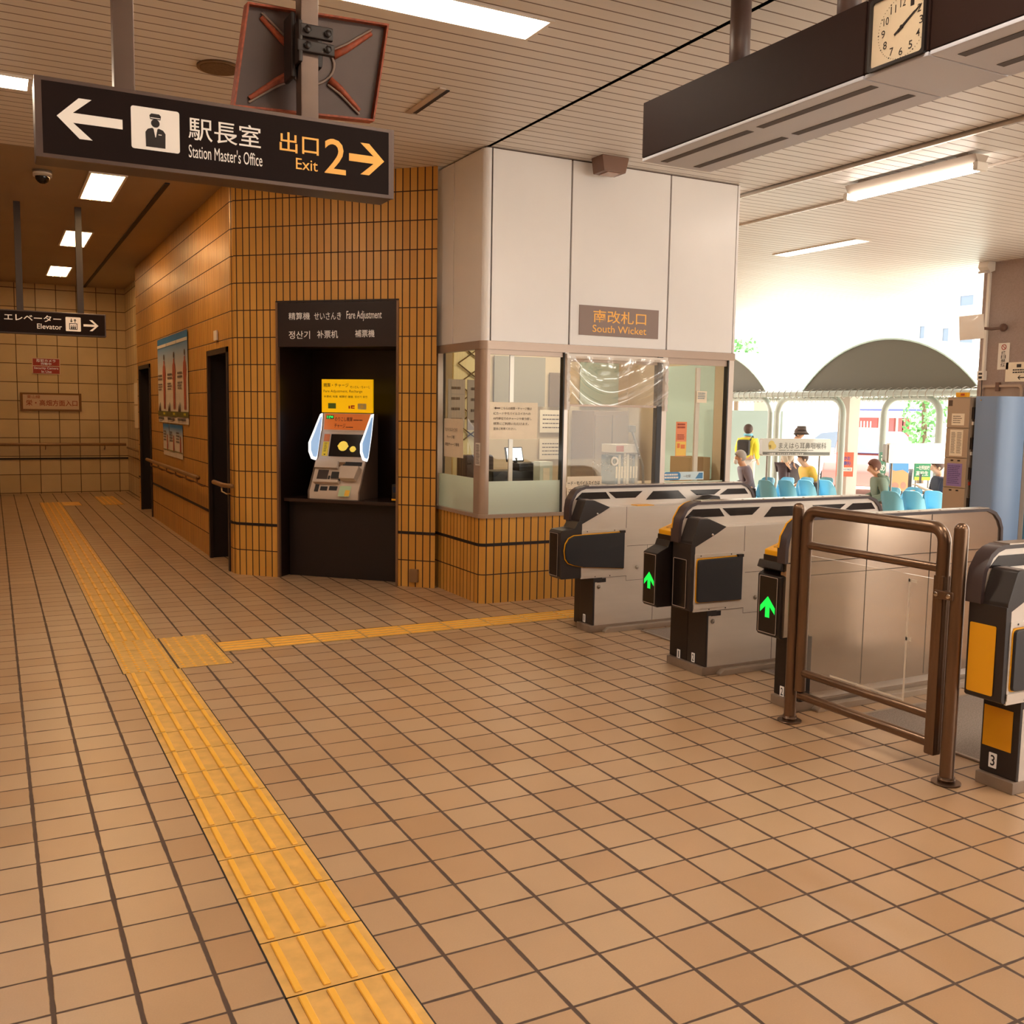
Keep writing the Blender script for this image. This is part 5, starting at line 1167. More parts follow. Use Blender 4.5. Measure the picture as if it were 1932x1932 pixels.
mb = MB(); mb.box(11.18, 11.255, 6.6, 7.74, .02, 1.47, bev=.006); mb.build('panel', mat('panel_blue', '#76b4d8', .4), t)
mb = MB(); mb.box(11.17, 11.256, 7.74, 7.79, .02, 1.50); mb.build('edge_frame', WHITEP, t)

# ---------------------------------------------------------------- the bus stop and street outside
GZ = -.36
GROUND = mat('street_paving', '#d8cfc0', .8, noise=.05, nscale=2)
mb = MB(); mb.face([(11.6, -20, GZ), (90, -20, GZ), (90, 110, GZ), (11.6, 110, GZ)]); mb.face([(-3, -40, GZ), (11.6, -40, GZ), (11.6, -5, GZ), (-3, -5, GZ)]); mb.face([(-3, 18.4, GZ), (11.6, 18.4, GZ), (11.6, 110, GZ), (-3, 110, GZ)]); struct(mb.build('ground_street', GROUND))
WPIPE = mat('white_pipe', '#a8aca4', .35); GABLE = mat('canopy_olive', '#5c5648', .6); VAULT = mat('canopy_skin', '#bcd0c8', .5)
def canopy(label, ya, yb):
    t = thing('arched_canopy', label, 'canopy', (14.2, (ya + yb) / 2, 1.98)); c, r, h = (ya + yb) / 2, (yb - ya) / 2, .93
    R = (r * r + h * h) / (2 * h); zc = 1.98 + h - R; a = math.asin(r / R)
    arcp = [(c + R * math.sin(q), zc + R * math.cos(q)) for q in [-a + 2 * a * k / 24 for k in range(25)]]
    mb = MB(); mb.prism(arcp, 'x', 14.2, 14.24); mb.build('gable', GABLE, t)
    out = arcp; inn = [(y, z - .03) for y, z in arcp]
    mb = MB(); mb.prism(out + inn[::-1], 'x', 14.18, 17.6); mb.build('vault', VAULT, t)
    return t
canopy('broad dark olive arched canopy gable beyond the passage', 10.72, 14.72)
canopy('second dark olive arched canopy showing its end past the booth corner', 15.72, 19.7)
def beam(label, x, y0, y1, z, r, coil):
    t = thing('canopy_beam', label, 'beam', (x, y0, z))
    mb = MB(); mb.cyl((x, y0, z), (x, y1, z), r, 12); mb.build('tube', WPIPE, t)
    if coil:
        mb = MB(); n = int((y1 - y0) / coil); mb.tube([(x + (r + .03) * math.cos(k * PI / 4), y0 + coil * k / 8, z + (r + .03) * math.sin(k * PI / 4)) for k in range(n * 8)], .008, 4); mb.build('wire_coil', mat('coil_wire', '#8c8478', .4, metal=.5), t)
beam('white canopy beam wrapped in a wire coil under the arches', 14.12, 8.0, 20.5, 1.93, .06, .17)
beam('thin white rear rail with a wire coil under the canopy', 15.6, 8.5, 21, 1.86, .03, .13)
for x, ya, yb, lab in ((14.35, 13.78, 15.55, 'white bent pipe portal behind the blue seats with the clinic board'), (14.35, 11.6, 12.80, 'white bent pipe portal behind the person in the green hoodie'), (14.35, 15.75, 17.5, 'white bent pipe portal beside the booth corner'), (14.35, 9.6, 11.34, 'white bent pipe portal behind the lockers')):
    t = thing('pipe_portal', lab, 'portal', (x, ya, GZ)); r = .32; zt = 1.86
    pts = [(x, ya, GZ)] + [(x, ya + r - r * math.cos(q), zt - r + r * math.sin(q)) for q in [PI / 2 * k / 6 for k in range(7)]] + [(x, yb - r + r * math.sin(q), zt - r + r * math.cos(q)) for q in [PI / 2 * k / 6 for k in range(7)]] + [(x, yb, GZ)]
    mb = MB(); mb.tube(pts, .06, 12); mb.build('pipe', WPIPE, t)
    mb = MB(); mb.cyl((x, ya, GZ), (x, ya, GZ + .04), .10, 14); mb.cyl((x, yb, GZ), (x, yb, GZ + .04), .10, 14); mb.build('foot_plate', WPIPE, t)
# seats
SEAT = mat('seat_blue', '#74bcd8', .25, spec=.6)
def seat(label, p, rz, group, s=1.0):
    t = thing('shell_seat', label, 'seat', p, group, rz); w = .178 * s
    def f(i, j):
        x = (2 * i - 1); b = x * x
        if j < .5:
            q = j * 2; y = .20 - .36 * q; z = .02 + .03 * (1 - q) + .06 * b * b * (.3 + .7 * q)
        else:
            q = (j - .5) * 2; y = -.16 - .07 * q + .09 * b * b * (1 - .5 * q); z = .02 + .38 * q + .06 * b * b * (1 - q) - .07 * b * b * b * max(0, q - .6) * 2.5
        return Vector((x * w * (1 - .08 * (j > .9)), y * s, z * s + .36))
    mb = MB(); mb.grid(f, 14, 22)
    bmesh.ops.recalc_face_normals(mb.bm, faces=list(mb.bm.faces))
    sh = mb.build('shell', SEAT, t, 75, True); md = sh.modifiers.new('thickness', 'SOLIDIFY'); md.thickness = .012; md.offset = 0
    mb = MB(); mb.cyl((0, 0, 0), (0, 0, .35), .03, 10); mb.box(-.12, .12, -.12, .12, .335, .36); mb.build('pedestal', mat('seat_grey', '#8a8680', .4, metal=.4), t, 38, True)
    return t
def seat_at(u, v, d, rz, label, group):
    p = at(u, v, d); return seat(label, (p.x, p.y, GZ), rz, group)
RZA = math.radians(-82)   # front row looks away along the passage, back row the other way
names = ['first', 'second', 'third', 'fourth']
for k in range(4): seat_at(1458 + 37.0 * k, 920, 17.0 + .10 * k, RZA, '%s blue shell seat of the front row under the clinic board' % names[k], 'blue seats under the clinic board')
for k in range(4): seat_at(1434 + 37.0 * k, 914, 17.55 + .10 * k, math.radians(95), '%s blue shell seat of the back row under the clinic board' % names[k], 'blue seats under the clinic board')
for k in range(3): seat_at(1693 + 41 * k, 940, 14.95 + .10 * k, RZA, '%s blue shell seat of the front row under the blank white board' % names[k], 'blue seats under the blank board')
for k in range(3): seat_at(1668 + 41 * k, 934, 15.5 + .10 * k, math.radians(95), '%s blue shell seat of the back row under the blank white board' % names[k], 'blue seats under the blank board')
# boards on thin posts over the seats
def ad_board(label, u0, v0, u1, v1, d0, d1, up):
    a, b, c = at(u0, v1, d0), at(u1, v1, d1), at(u0, v0, d0)
    u = Vector((b.x - a.x, b.y - a.y, 0)); fr = frame(a, u, (0, 0, 1)); W = u.length; Hh = c.z - a.z
    t = thing('advert_board', label, 'advert board', (a.x, a.y, GZ))
    mb = MB(); plate(mb, fr, 0, 0, W, Hh, -.10, 0, bev=0, r=.035); bo = mb.build('board', mat('board_white' if u0 > 1600 else 'clinic_board', '#e9e4da' if u0 > 1600 else '#b6b2a8', .4), t)
    mb = MB()
    for q in up: 
        p = on(fr, W * q, 0, -.05); mb.cyl((p.x, p.y, GZ), (p.x, p.y, p.z + .03), .016, 8)
    mb.build('post', mat('post_grey', '#8d857c', .4, metal=.4), t)
    return t, fr, W, Hh
t, fr, W, Hh = ad_board('white clinic board with dark lettering and a yellow elephant above the blue seats', 1437, 827, 1567, 860, 16.9, 17.2, (.10, .86))
mb = MB(); plate(mb, fr, .02, .02, W - .02, Hh * .23, 0, .003); g = mb.build('grey_band', mat('band_grey', '#5c5a52', .5), t)
mb = MB(); write(mb, '一社駅前   サウンドスポット一社ビル2F', fr, (W * .08, Hh * .07, W * .6, Hh * .18), .004, bold=.01); mb.build('white_lettering', WHITEP, g)
mb = MB(); write(mb, 'まえはら耳鼻咽喉科', fr, (W * .24, Hh * .42, W * .93, Hh * .78), .002, bold=.002); bars(mb, fr, W * .24, Hh * .30, W * .9, Hh * .36, 1, .002, .5, seed=2); mb.build('dark_lettering', mat('letter_grey', '#4a463e', .6), t)
mb = MB()
def disc(cx, cy, rx, ry, n=18): return [(W * cx + Hh * rx * math.cos(2 * PI * k / n), Hh * cy + Hh * ry * math.sin(2 * PI * k / n)) for k in range(n)]
shape(mb, fr, disc(.135, .64, .20, .24), .001, .003); shape(mb, fr, disc(.175, .55, .12, .14), .001, .004); shape(mb, fr, [(W * .10, Hh * .36), (W * .125, Hh * .36), (W * .13, Hh * .62), (W * .09, Hh * .62)], .001, .003); shape(mb, fr, [(W * .15, Hh * .36), (W * .172, Hh * .36), (W * .18, Hh * .55), (W * .145, Hh * .55)], .001, .003)
mb.build('elephant', mat('elephant_yellow', '#c0a858', .5), t)
t, fr, W, Hh = ad_board('blank white rounded board above the second group of blue seats', 1676, 836, 1800, 874, 15.1, 15.3, (.08, .9))
mb = MB(); plate(mb, fr, -.045, .02, 0, Hh - .02, -.10, -.02, r=.02); mb.build('side_cap', mat('post_grey', '#8d857c', .4, metal=.4), t)
# column with an orange notice case
a = at(1596, 900, 19.5)
t = thing('street_column', 'pale square column with an orange notice case behind the blue seats', 'column', (a.x, a.y, GZ))
mb = MB(); mb.box(a.x - .13, a.x + .15, a.y - .13, a.y + .15, GZ, 2.1); mb.build('shaft', mat('column_pale', '#c8b8ae', .6), t)
p = at(1578, 899, 19.2); q = at(1609, 899, 19.2); fr = frame(p, Vector((q.x - p.x, q.y - p.y, 0)), (0, 0, 1)); W = (q - p).length; Hh = at(1578, 853, 19.2).z - p.z
mb = MB(); plate(mb, fr, 0, 0, W, Hh, -.05, 0); cs = mb.build('case', mat('case_red', '#e0684a', .5), t)
mb = MB(); plate(mb, fr, .02, Hh * .22, W - .02, Hh * .38, 0, .003); mb.build('white_strip', WHITEP, cs)
mb = MB(); write(mb, 'なかお', fr, (W * .2, Hh * .68, W * .8, Hh * .84), .003, bold=.02); write(mb, '接骨院', fr, (W * .15, Hh * .46, W * .85, Hh * .64), .003, bold=.02); write(mb, '703-1162', fr, (W * .2, Hh * .26, W * .85, Hh * .34), .006, bold=.01); mb.build('blue_lettering', mat('letter_blue', '#3f4f9c', .5), cs)
def standing_sign(name, label, cat, u0, v0, u1, v1, d, m, post=True):
    p = at(u0, v1, d); q = at(u1, v1, d); fr = frame(p, Vector((q.x - p.x, q.y - p.y, 0)), (0, 0, 1)); W = Vector((q.x - p.x, q.y - p.y, 0)).length; Hh = at(u0, v0, d).z - p.z
    t = thing(name, label, cat, (p.x, p.y, GZ)); mb = MB(); plate(mb, fr, 0, 0, W, Hh, -.04, 0); mb.build('face', m, t)
    if post:
        mb = MB()
        for k in (.1, .9): w = on(fr, W * k, 0, -.02); mb.cyl((w.x, w.y, GZ), (w.x, w.y, w.z + .02), .015, 8)
        mb.build('post', MATS['post_grey'], t)
    return t, fr, W, Hh
t, fr, W, Hh = standing_sign('banner', 'narrow green banner with white characters beside the person in the hoodie', 'banner', 1659, 853, 1671, 893, 17, mat('banner_green', '#4c7c62', .6))
mb = MB(); write(mb, 'さ', fr, (W * .12, Hh * .58, W * .9, Hh * .92), .003, bold=.02); write(mb, 'め', fr, (W * .12, Hh * .1, W * .9, Hh * .46), .003, bold=.02); mb.build('white_lettering', WHITEP, t)
t, fr, W, Hh = standing_sign('poster_stand', 'blue and orange poster stand under the blank white board', 'poster', 1677, 872, 1712, 926, 17, mat('poster_blue', '#5b9bd4', .6))
mb = MB(); shape(mb, fr, [(0, Hh * .0), (W, 0), (W, Hh * .62), (W * .7, Hh * .74), (W * .3, Hh * .70), (0, Hh * .76)], 0, .004); mb.build('orange_field', mat('poster_orange', '#e8a070', .6), t)
mb = MB(); shape(mb, fr, disc(.3, .18, .14, .12), .004, .006); shape(mb, fr, disc(.75, .2, .10, .12), .004, .006); mb.build('brown_spot', mat('poster_brown', '#b88a78', .6), t)
t, fr, W, Hh = standing_sign('school_sign', 'green and yellow school sign beside the person in the navy shirt', 'sign', 1725, 874, 1755, 906, 17.5, mat('school_green', '#3c8c62', .6))
mb = MB(); write(mb, '一社駅前校', fr, (W * .08, Hh * .62, W * .92, Hh * .88), .003, bold=.02); write(mb, '高校生', fr, (W * .08, Hh * .27, W * .85, Hh * .56), .003, bold=.02); mb.build('white_lettering', WHITEP, t)
mb = MB(); plate(mb, fr, 0, 0, W, Hh * .2, 0, .003); mb.build('yellow_strip', mat('strip_yellow', '#e8d64a', .6), t)
# buildings across the street
def building(label, x0, x1, y0, y1, z1, m, wins, wm):
    t = thing('street_building', label, 'building', (x0, (y0 + y1) / 2, GZ)); mb = MB(); mb.box(x0, x1, y0, y1, GZ, z1); mb.build('walls', m, t)
    mb = MB(); mb.box(x0 - .3, x1 + .3, y0 - .3, y1 + .3, z1, z1 + .35); mb.build('roof', WHITEP, t)
    for (a, b, c, d) in wins:
        mb = MB(); mb.ring([(a, c), (b, c), (b, d), (a, d)], [(a + .08, c + .08), (b - .08, c + .08), (b - .08, d - .08), (a + .08, d - .08)], lambda p, q, r: (r, p, q), x0 - .05, x0 + .02); w = mb.build('window', mat('win_frame_grey', '#9aa2aa', .5), t)
        mb = MB(); mb.box(x0 - .02, x0 + .01, a + .08, b - .08, c + .08, d - .08); mb.build('pane', wm, w)
    return t
def yz(u, v, X):
    d = at(u, v, 1) - EYE; k = X / d.x; return d.y * k, 1.5 + d.z * k
CREAM = mat('facade_cream', '#e8e2d6', .7); BLUEW = mat('pane_blue', '#6f8096', .3)
w = []
for u0, v0, u1, v1 in ((1735, 613, 1747, 641), (1778, 617, 1792, 652), (1811, 620, 1838, 654), (1811, 556, 1840, 578)):
    ya, za = yz(u1, v1, 38); yb, zb = yz(u0, v0, 38); w.append((ya, yb, za, zb))
building('tall pale apartment house across the street with bluish windows', 38, 50, 22, 41, 13, CREAM, w, BLUEW)
building('low pale building across the street past the booth corner', 40, 52, 44, 66, 9, CREAM, [(48, 50, 3, 5), (54, 56, 3, 5)], BLUEW)
t = thing('corner_shop', 'single-storey shop with a white eave, blue line and red posts across the street', 'shop', (30, 22, GZ))
X = 30
ya, z0 = yz(1745, 820, X); yb, zt = yz(1610, 772, X)
mb = MB(); mb.box(X, X + 6, ya, yb, GZ, zt); mb.build('walls', mat('shop_wall', '#efe6da', .7), t)
mb = MB(); mb.box(X - 1.0, X, ya - .4, yb + .4, yz(1660, 788, X)[1], yz(1660, 779, X)[1]); mb.build('eave', WHITEP, t)
mb = MB(); mb.box(X - .05, X - .01, ya, yb, yz(1660, 775, X)[1], yz(1660, 771.5, X)[1]); mb.build('blue_line', mat('line_blue', '#4854a8', .5), t)
y1, zz0 = yz(1614, 806, X); y2, zz1 = yz(1658, 787, X)
mb = MB(); mb.box(X - .06, X - .01, y2, y1, zz0, zz1); wd = mb.build('shop_window', mat('shop_red', '#9a4a4c', .5), t)
mb = MB()
for k in range(5): mb.box(X - .08, X - .06, y2 + (y1 - y2) * (.25 + .14 * k), y2 + (y1 - y2) * (.30 + .14 * k), zz0, zz0 + (zz1 - zz0) * .6)
mb.build('goods', mat('goods_pale', '#e8d8d8', .6), wd)
for u in (1685, 1703, 1711):
    y, z = yz(u, 800, X); mb = MB(); mb.box(X - .1, X, y - .12, y + .12, GZ, yz(u, 787, X)[1]); mb.build('post', mat('post_red', '#985458', .5), t)
p = at(1742, 800, 28)
t = thing('street_tree', 'leafy green tree beside the shop across the street', 'tree', (p.x, p.y, GZ))
mb = MB(); mb.tube([(p.x, p.y, GZ), (p.x + .05, p.y, 1.2), (p.x, p.y + .05, 2.6)], .08, 8, radii=[.1, .08, .04]); mb.build('trunk', mat('bark', '#6a5844', .8), t)
rg = random.Random(11); mb = MB()
for k in range(420):
    a = rg.uniform(0, 2 * PI); r = .55 * math.sqrt(rg.random()); z = rg.uniform(.75, 2.35); r *= .55 + .6 * math.sin((z - .6) / 1.9 * PI)
    c = Vector((p.x + r * math.cos(a), p.y + r * math.sin(a), z)); n = Vector((rg.uniform(-1, 1), rg.uniform(-1, 1), rg.uniform(-.3, 1))).normalized(); u_ = n.orthogonal().normalized() * rg.uniform(.05, .10); v_ = n.cross(u_) * .6
    mb.face([c - u_, c - v_, c + u_, c + v_])
tag(mb.build('foliage', mat('leaf_green', '#5f9a58', .6, noise=.3, nscale=3), t, 0), kind='stuff')
p = at(1393, 660, 30)
t = thing('street_tree', 'sparse tree top showing just past the edge of the booth', 'tree', (p.x, p.y, GZ))
mb = MB(); mb.tube([(p.x, p.y, GZ), (p.x, p.y, 3.4)], .07, 8); mb.build('trunk', MATS['bark'], t)
mb = MB()
for k in range(160):
    c = Vector((p.x + rg.gauss(0, .22), p.y + rg.gauss(0, .22), rg.uniform(2.7, 3.8))); n = Vector((rg.uniform(-1, 1), rg.uniform(-1, 1), rg.uniform(-.3, 1))).normalized(); u_ = n.orthogonal().normalized() * .08; v_ = n.cross(u_) * .6
    mb.face([c - u_, c - v_, c + u_, c + v_])
tag(mb.build('foliage', MATS['leaf_green'], t, 0), kind='stuff')
# cars
def car(label, p, rz, col, L=3.6, hood=.95):
    t = thing('car', label, 'car', (p.x, p.y, GZ), None, rz)
    body = [(-L / 2, .28), (-L / 2, .85), (-L / 2 + .1, .98), (L * .22, .98), (L / 2 - .15, .82), (L / 2, .62), (L / 2, .28)]
    mb = MB(); mb.prism(body, 'y', -.82, .82, bev=.06); mb.build('body', col, t, 38, True)
    cab = [(-L / 2 + .12, .96), (-L / 2 + .35, 1.42), (-.1 * L, 1.52), (L * .05, 1.46), (L * .24, .96)]
    mb = MB(); mb.prism(cab, 'y', -.72, .72, bev=.05); mb.build('cabin', col, t, 38, True)
    G2 = mat('car_glass', '#68788a', .1)
    mb = MB(); mb.prism([(-L / 2 + .25, 1.0), (-L / 2 + .42, 1.38), (-.1 * L, 1.45), (L * .04, 1.40), (L * .19, 1.0)], 'y', -.735, .735); mb.build('side_window', G2, t, 38, True)
    fr = frame((L * .245, -.6, .98), (0, 1, 0), (-.19 * L, 0, .5)); mb = MB(); plate(mb, fr, 0, .03, 1.2, .52, .01, .03, bev=0); mb.build('windshield', mat('car_screen', '#7088b8', .1), t, 38, True)
    for x in (-L * .3, L * .3):
        for y in (-.83, .83):
            mb = MB(); mb.cyl((x, y - .09, .30), (x, y + .09, .30), .30, 20); mb.build('wheel', GUNDK, t, 38, True)
    return t
car('white car parked beyond the clinic board', at(1530, 872, 28), math.radians(165), mat('car_white', '#e6e6e2', .3))
car('pale red car seen nose-on beside the shop', at(1640, 868, 24), math.radians(215), mat('car_red', '#d88a88', .3), 3.4)
p = at(1385, 890, 25.5); q = at(1444, 890, 25.5); fr = frame((p.x, p.y, GZ), Vector((q.x - p.x, q.y - p.y, 0)), (0, 0, 1))
t = thing('street_hoarding', 'pale green-grey hoarding behind the person in the yellow jacket', 'hoarding', (p.x, p.y, GZ))
mb = MB(); plate(mb, fr, -.8, 0, 1.2, 1.98, -.06, 0); mb.build('panel', mat('hoarding', '#93a09a', .6), t)
mb = MB(); plate(mb, fr, .45, 1.98, .80, 2.22, -.05, 0); mb.build('top_box', mat('hoarding_box', '#c8bcae', .6), t)

# ---------------------------------------------------------------- people
def skin(name, nodes, edges, m, parent, sub=2, root=0):
    """one continuous tapered surface grown along a skeleton: nodes are (x, y, z, radius), local to the person"""
    me = bpy.data.meshes.new('skeleton'); me.from_pydata([n[:3] for n in nodes], edges, []); o = bpy.data.objects.new('skeleton', me); COL.objects.link(o)
    md = o.modifiers.new('skin', 'SKIN'); md.use_smooth_shade = True
    for i, n in enumerate(nodes):
        sv = me.skin_vertices[0].data[i]; sv.radius = (n[3], n[3] * (n[4] if len(n) > 4 else 1)); sv.use_root = (i == root)
    sb = o.modifiers.new('sub', 'SUBSURF'); sb.levels = sub; sb.render_levels = sub
    dg = bpy.context.evaluated_depsgraph_get(); ev = o.evaluated_get(dg); out = bpy.data.meshes.new_from_object(ev, depsgraph=dg)
    bpy.data.objects.remove(o); bpy.data.meshes.remove(me); out.name = name; out.materials.clear(); out.materials.append(m)
    for p in out.polygons: p.use_smooth = True
    return put(name, out, parent)
SKINM = mat('skin', '#d9a888', .5)
def person(label, p, rz, pose, top, bottom, hair, long_sleeve=True, lean=0.0, scale=1.0, hair_scale=(1.08, 1.1, 1.0), bald=False, head_tilt=0.0, arms=None):
    t = thing('person', label, 'person', (p[0], p[1], p[2]), None, rz); s = scale
    sit = pose == 'sit'
    hz = .47 if sit else .90
    L = lambda x, y, z: (x * s, (y + lean * max(0, z - hz)) * s, (z - .12 * abs(lean) * max(0, z - hz)) * s)
    N = []; E = []
    def n(x, y, z, r, k=1.0, parent=None):
        N.append(L(x, y, z) + (r * s, k)); i = len(N) - 1
        if parent is not None: E.append((parent, i))
        return i
    pel = n(0, 0, hz, .13, .85); wa = n(0, .0, hz + .15, .118, .8, pel); ch = n(0, .01, hz + .36, .135, .85, wa); nb = n(0, .0, hz + .485, .072, 1, ch)
    nk = n(0, .015, hz + .525, .050, 1, nb); hd = n(0, .03 + head_tilt * .5, hz + .605, .080, 1.1, nk); tp = n(0, .03 + head_tilt, hz + .695, .072, 1.1, hd); ns = n(0, .12 + head_tilt, hz + .61 - head_tilt * .4, .016, 1, hd)
    A = arms or {}
    for sg in (-1, 1):
        d = A.get(sg, ((.22, -.03, .20), (.20, .10, .02)) if not sit else ((.22, .0, .20), (.16, .22, .12)))
        sh = n(sg * .175, 0, hz + .415, .060, 1, ch); el = n(sg * d[0][0], d[0][1], hz + d[0][2], .040, 1, sh); wr = n(sg * d[1][0], d[1][1], hz + d[1][2], .027, 1, el)
        e = Vector(d[1]) - Vector(d[0]); e.normalize(); pm = n(sg * (d[1][0] + e.x * .06), d[1][1] + e.y * .06, hz + d[1][2] + e.z * .06, .032, .7, wr)
        for f in range(4):
            o = (f - 1.5) * .016; ln = (.062, .075, .07, .052)[f]
            k1 = n(sg * (d[1][0] + e.x * .10) + o, d[1][1] + e.y * .10, hz + d[1][2] + e.z * .10, .009, 1, pm); n(sg * (d[1][0] + e.x * (.10 + ln * .8)) + o, d[1][1] + e.y * (.10 + ln * .7) + .012, hz + d[1][2] + e.z * (.10 + ln * .7) - .01, .008, 1, k1)
        n(sg * (d[1][0] + e.x * .07) - sg * .04, d[1][1] + e.y * .09 + .02, hz + d[1][2] + e.z * .09, .010, 1, pm)
        if sit: hp = n(sg * .09, .05, hz - .02, .088, 1, pel); kn = n(sg * .11, .42, hz - .01, .062, 1, hp); an = n(sg * .11, .44, .09, .042, 1, kn); n(sg * .11, .58, .045, .036, 1, an)
        else: hp = n(sg * .09, 0, hz - .06, .090, 1, pel); kn = n(sg * .095, .02, .48, .060, 1, hp); an = n(sg * .095, -.02, .09, .040, 1, kn); n(sg * .10, .12, .045, .036, 1, an)
    skin('body', N, E, SKINM, t, 2)
    # clothes follow the same skeleton, a little wider
    def garment(name, chains, grow, m, end=1.0):
        gn = []; ge = []; idx = {}
        for c in chains:
            for a, b in zip(c, c[1:]):
                for q in (a, b):
                    if q not in idx: idx[q] = len(gn); x = N[q]; gn.append((x[0], x[1], x[2], x[3] + grow * s, x[4]))
                if (idx[a], idx[b]) not in ge: ge.append((idx[a], idx[b]))
        return skin(name, gn, ge, m, t, 2)
    # node numbers: 0 pel 1 wa 2 ch 3 nb ... arms and legs follow in blocks
    blk = 8; per = (len(N) - blk) // 2
    Ls = [blk + per * k for k in (0, 1)]
    sleeves = [[2, q, q + 1, q + 2] if long_sleeve else [2, q, q + 1] for q in Ls]
    garment('jacket' if long_sleeve else 'shirt', [[0, 1, 2, 3]] + sleeves, .026, top)
    legs = [[0] + [q + per - 4 + k for k in range(3)] for q in Ls]
    garment('trousers', legs, .014, bottom)
    for q in Ls:
        x = N[q + per - 1]; y = N[q + per - 2]; mb = MB(); mb.ball(((x[0] + y[0]) / 2, (x[1] + y[1]) / 2 + .02, .045 * s), .055 * s, 12, sc=(.8, 2.0, .8)); mb.build('shoe', GUNDK, t, 60, True)
    c = Vector(N[6][:3]); h = Vector(N[5][:3])
    mb = MB(); mid = c * .6 + h * .4
    mb.ball((mid.x, mid.y - .022 * s, mid.z + .008 * s), .100 * s, 36, sc=(.98, 1.06, 1.08))
    cut = h.z - .02 * s
    for v in list(mb.bm.verts):
        if v.co.z < cut - .05 * s + max(0, v.co.y - mid.y + .06 * s) * 1.15: mb.bm.verts.remove(v)
    mb.build('hair', hair, t, 80, True)
    for sg in (-1, 1):
        mb = MB(); mb.ball((h.x + sg * .088 * s, h.y + .0, h.z + .01 * s), .022 * s, 8, sc=(.5, .9, 1.3)); mb.build('ear', SKINM, t, 60, True)
    return t, N, s
def loc(t, M, nm, m, mb): return mb.build(nm, m, t, 60, True)
def fc(deg): return math.radians(deg)
HB = mat('hair_brown', '#4a3228', .6); HG = mat('hair_grey', '#a59a92', .7); MASK = mat('mask_white', '#ece8e2', .7)
# 1 standing in yellow jacket, back to us
p = at(1408, 900, 21.3)
t, N, s = person('person standing in a yellow jacket with a black backpack, back turned, beside the booth corner', (p.x, p.y, GZ), fc(-62), 'stand', mat('jacket_yellow', '#e8d83c', .6), mat('trousers_pale', '#c8beb6', .7), HB)
mb = MB(); mb.box(-.15, .13, -.27, -.13, 1.0, 1.34, bev=.05); bp = loc(t, N, 'backpack', mat('backpack_black', '#2a2320', .6), mb)
mb = MB(); mb.tube([(.10, -.14, 1.32), (.11, 0, 1.41), (.10, .15, 1.28)], .016, 6); loc(t, N, 'strap', MATS['backpack_black'], mb)
mb = MB(); mb.tube([(.075 * math.cos(q), .015 + .075 * math.sin(q), 1.44) for q in [2 * PI * k / 12 for k in range(13)]], .028, 8); loc(t, N, 'collar', mat('collar_blue', '#7cc0dc', .6), mb)
# 2 seated grey man with mask
p = at(1416, 905, 17.6)
t, N, s = person('person with short grey hair, white mask and grey shirt seated on the back row', (p.x, p.y, GZ), fc(62), 'sit', mat('shirt_grey', '#7c7078', .7), mat('trousers_dark', '#3a3434', .7), HG, lean=.28, scale=1.02)
mb = MB(); h = N[5]; mb.ball((h[0], h[1] + .07, h[2] - .035), .062, 12, sc=(1, .7, .9)); loc(t, N, 'mask', MASK, mb)
# 3 stooping in a hat
p = at(1478, 905, 20)
t, N, s = person('person in a dark bucket hat and dark trousers stooping behind the clinic board', (p.x, p.y, GZ), fc(-150), 'stand', mat('top_beige', '#b8a896', .7), mat('trousers_plum', '#4a3a40', .7), HB, lean=.42)
mb = MB(); h = Vector(N[6][:3]); mb.cyl((h.x, h.y, h.z - .01), (h.x, h.y, h.z + .10), .105, 20, r1=.085); mb.cyl((h.x, h.y, h.z - .07), (h.x, h.y, h.z), .165, 20, r1=.105); loc(t, N, 'bucket_hat', mat('hat_brown', '#5c4c46', .7), mb)
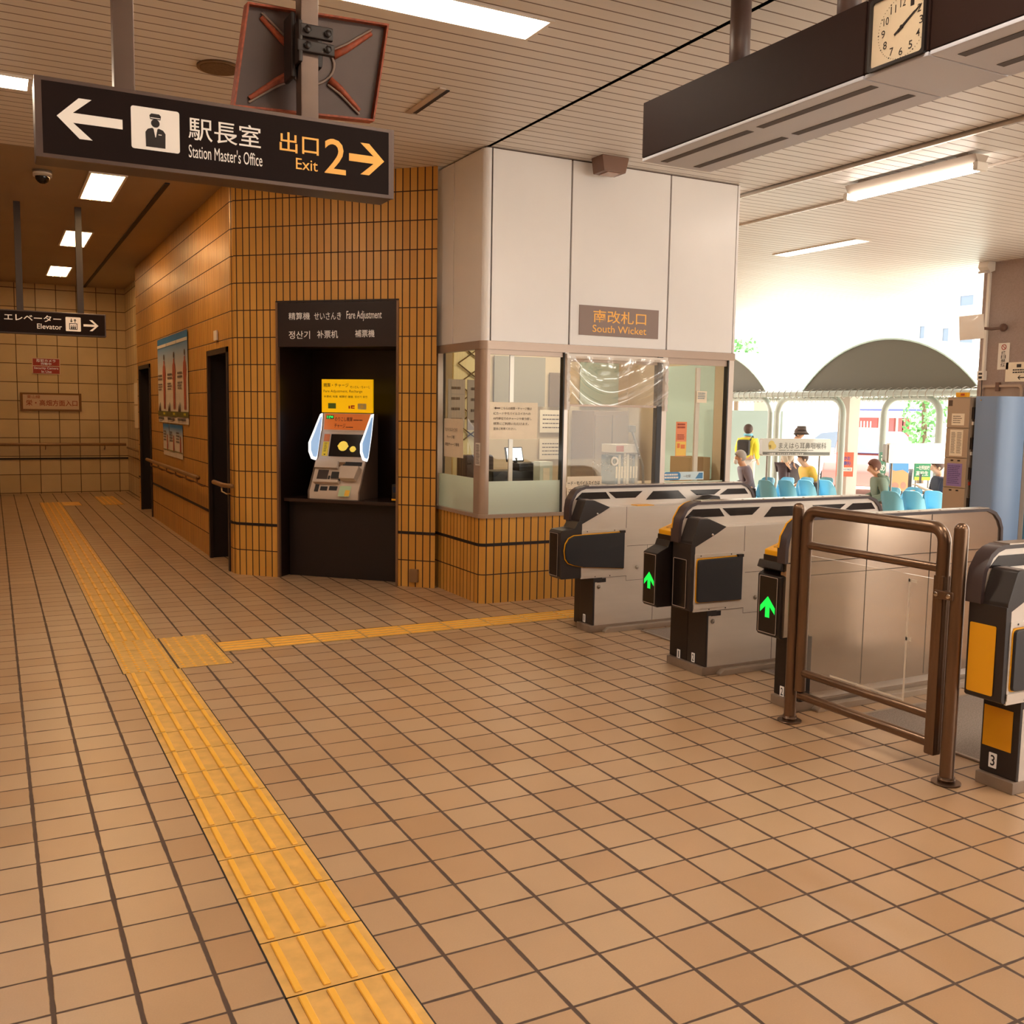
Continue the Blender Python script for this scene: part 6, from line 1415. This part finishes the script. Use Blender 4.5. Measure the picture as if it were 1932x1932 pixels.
# 4 leaning in an orange shirt with shoulder bag
p = at(1535, 905, 18.2)
t, N, s = person('person in an amber shirt with a black shoulder bag leaning below the clinic board', (p.x, p.y, GZ), fc(75), 'sit', mat('shirt_amber', '#e8b440', .6), mat('trousers_dark', '#3a3434', .7), HB, long_sleeve=False, lean=.35)
a = Vector(N[8][:3]); b = Vector(N[0][:3])
mb = MB(); mb.tube([(.15, -.07, .90), (.02, -.10 + .05, .78), (-.16, -.09, .58)], .018, 6); mb.tube([(.15, -.07, .90), (.10, .14, .86), (-.12, .2, .62)], .018, 6); loc(t, N, 'bag_strap', MATS['backpack_black'], mb)
mb = MB(); mb.box(-.28, -.17, -.02, .25, .46, .66, bev=.03); loc(t, N, 'shoulder_bag', MATS['backpack_black'], mb)
# 5 seated in a green hoodie
p = at(1664, 930, 15.35)
t, N, s = person('person with brown hair in a green hoodie seated with head bowed', (p.x, p.y, GZ), fc(60), 'sit', mat('hoodie_green', '#7e9080', .8), mat('trousers_tan', '#a08070', .7), mat('hair_chestnut', '#6e4638', .6), lean=.14, head_tilt=.05, scale=.99)
mb = MB(); c = Vector(N[3][:3]); mb.tube([(c.x + .10 * math.cos(q), c.y - .06 + .075 * math.sin(q), c.z - .01 + .05 * math.sin(q)) for q in [2 * PI * k / 12 for k in range(13)]], .035, 8); mb.ball((c.x, c.y - .12, c.z - .07), .085, 12, sc=(1.1, .6, 1.2)); loc(t, N, 'hood', MATS['hoodie_green'], mb)
# 6 seated in navy with a phone
p = at(1778, 930, 15.6)
t, N, s = person('person in a navy shirt holding up a phone beside the lockers', (p.x, p.y, GZ), fc(62), 'sit', mat('shirt_navy', '#2c2c3a', .7), mat('trousers_dark', '#3a3434', .7), HB, long_sleeve=False, lean=.10, head_tilt=.04,
    arms={-1: ((.22, .10, .18), (.10, .33, .30)), 1: ((.22, .06, .18), (.14, .30, .22))})
t = thing('phone', 'dark phone held by the person in the navy shirt', 'phone', (p.x, p.y, GZ + .9), None, fc(62))
mb = MB(); mb.box(-.14, -.07, .40, .41, -.06, .09, bev=.003); mb.build('case', GUNDK, t, 38, True); mb = MB(); mb.box(-.135, -.075, .398, .40, -.05, .08); mb.build('screen', mat('phone_screen', '#6a7484', .2), t, 38, True)
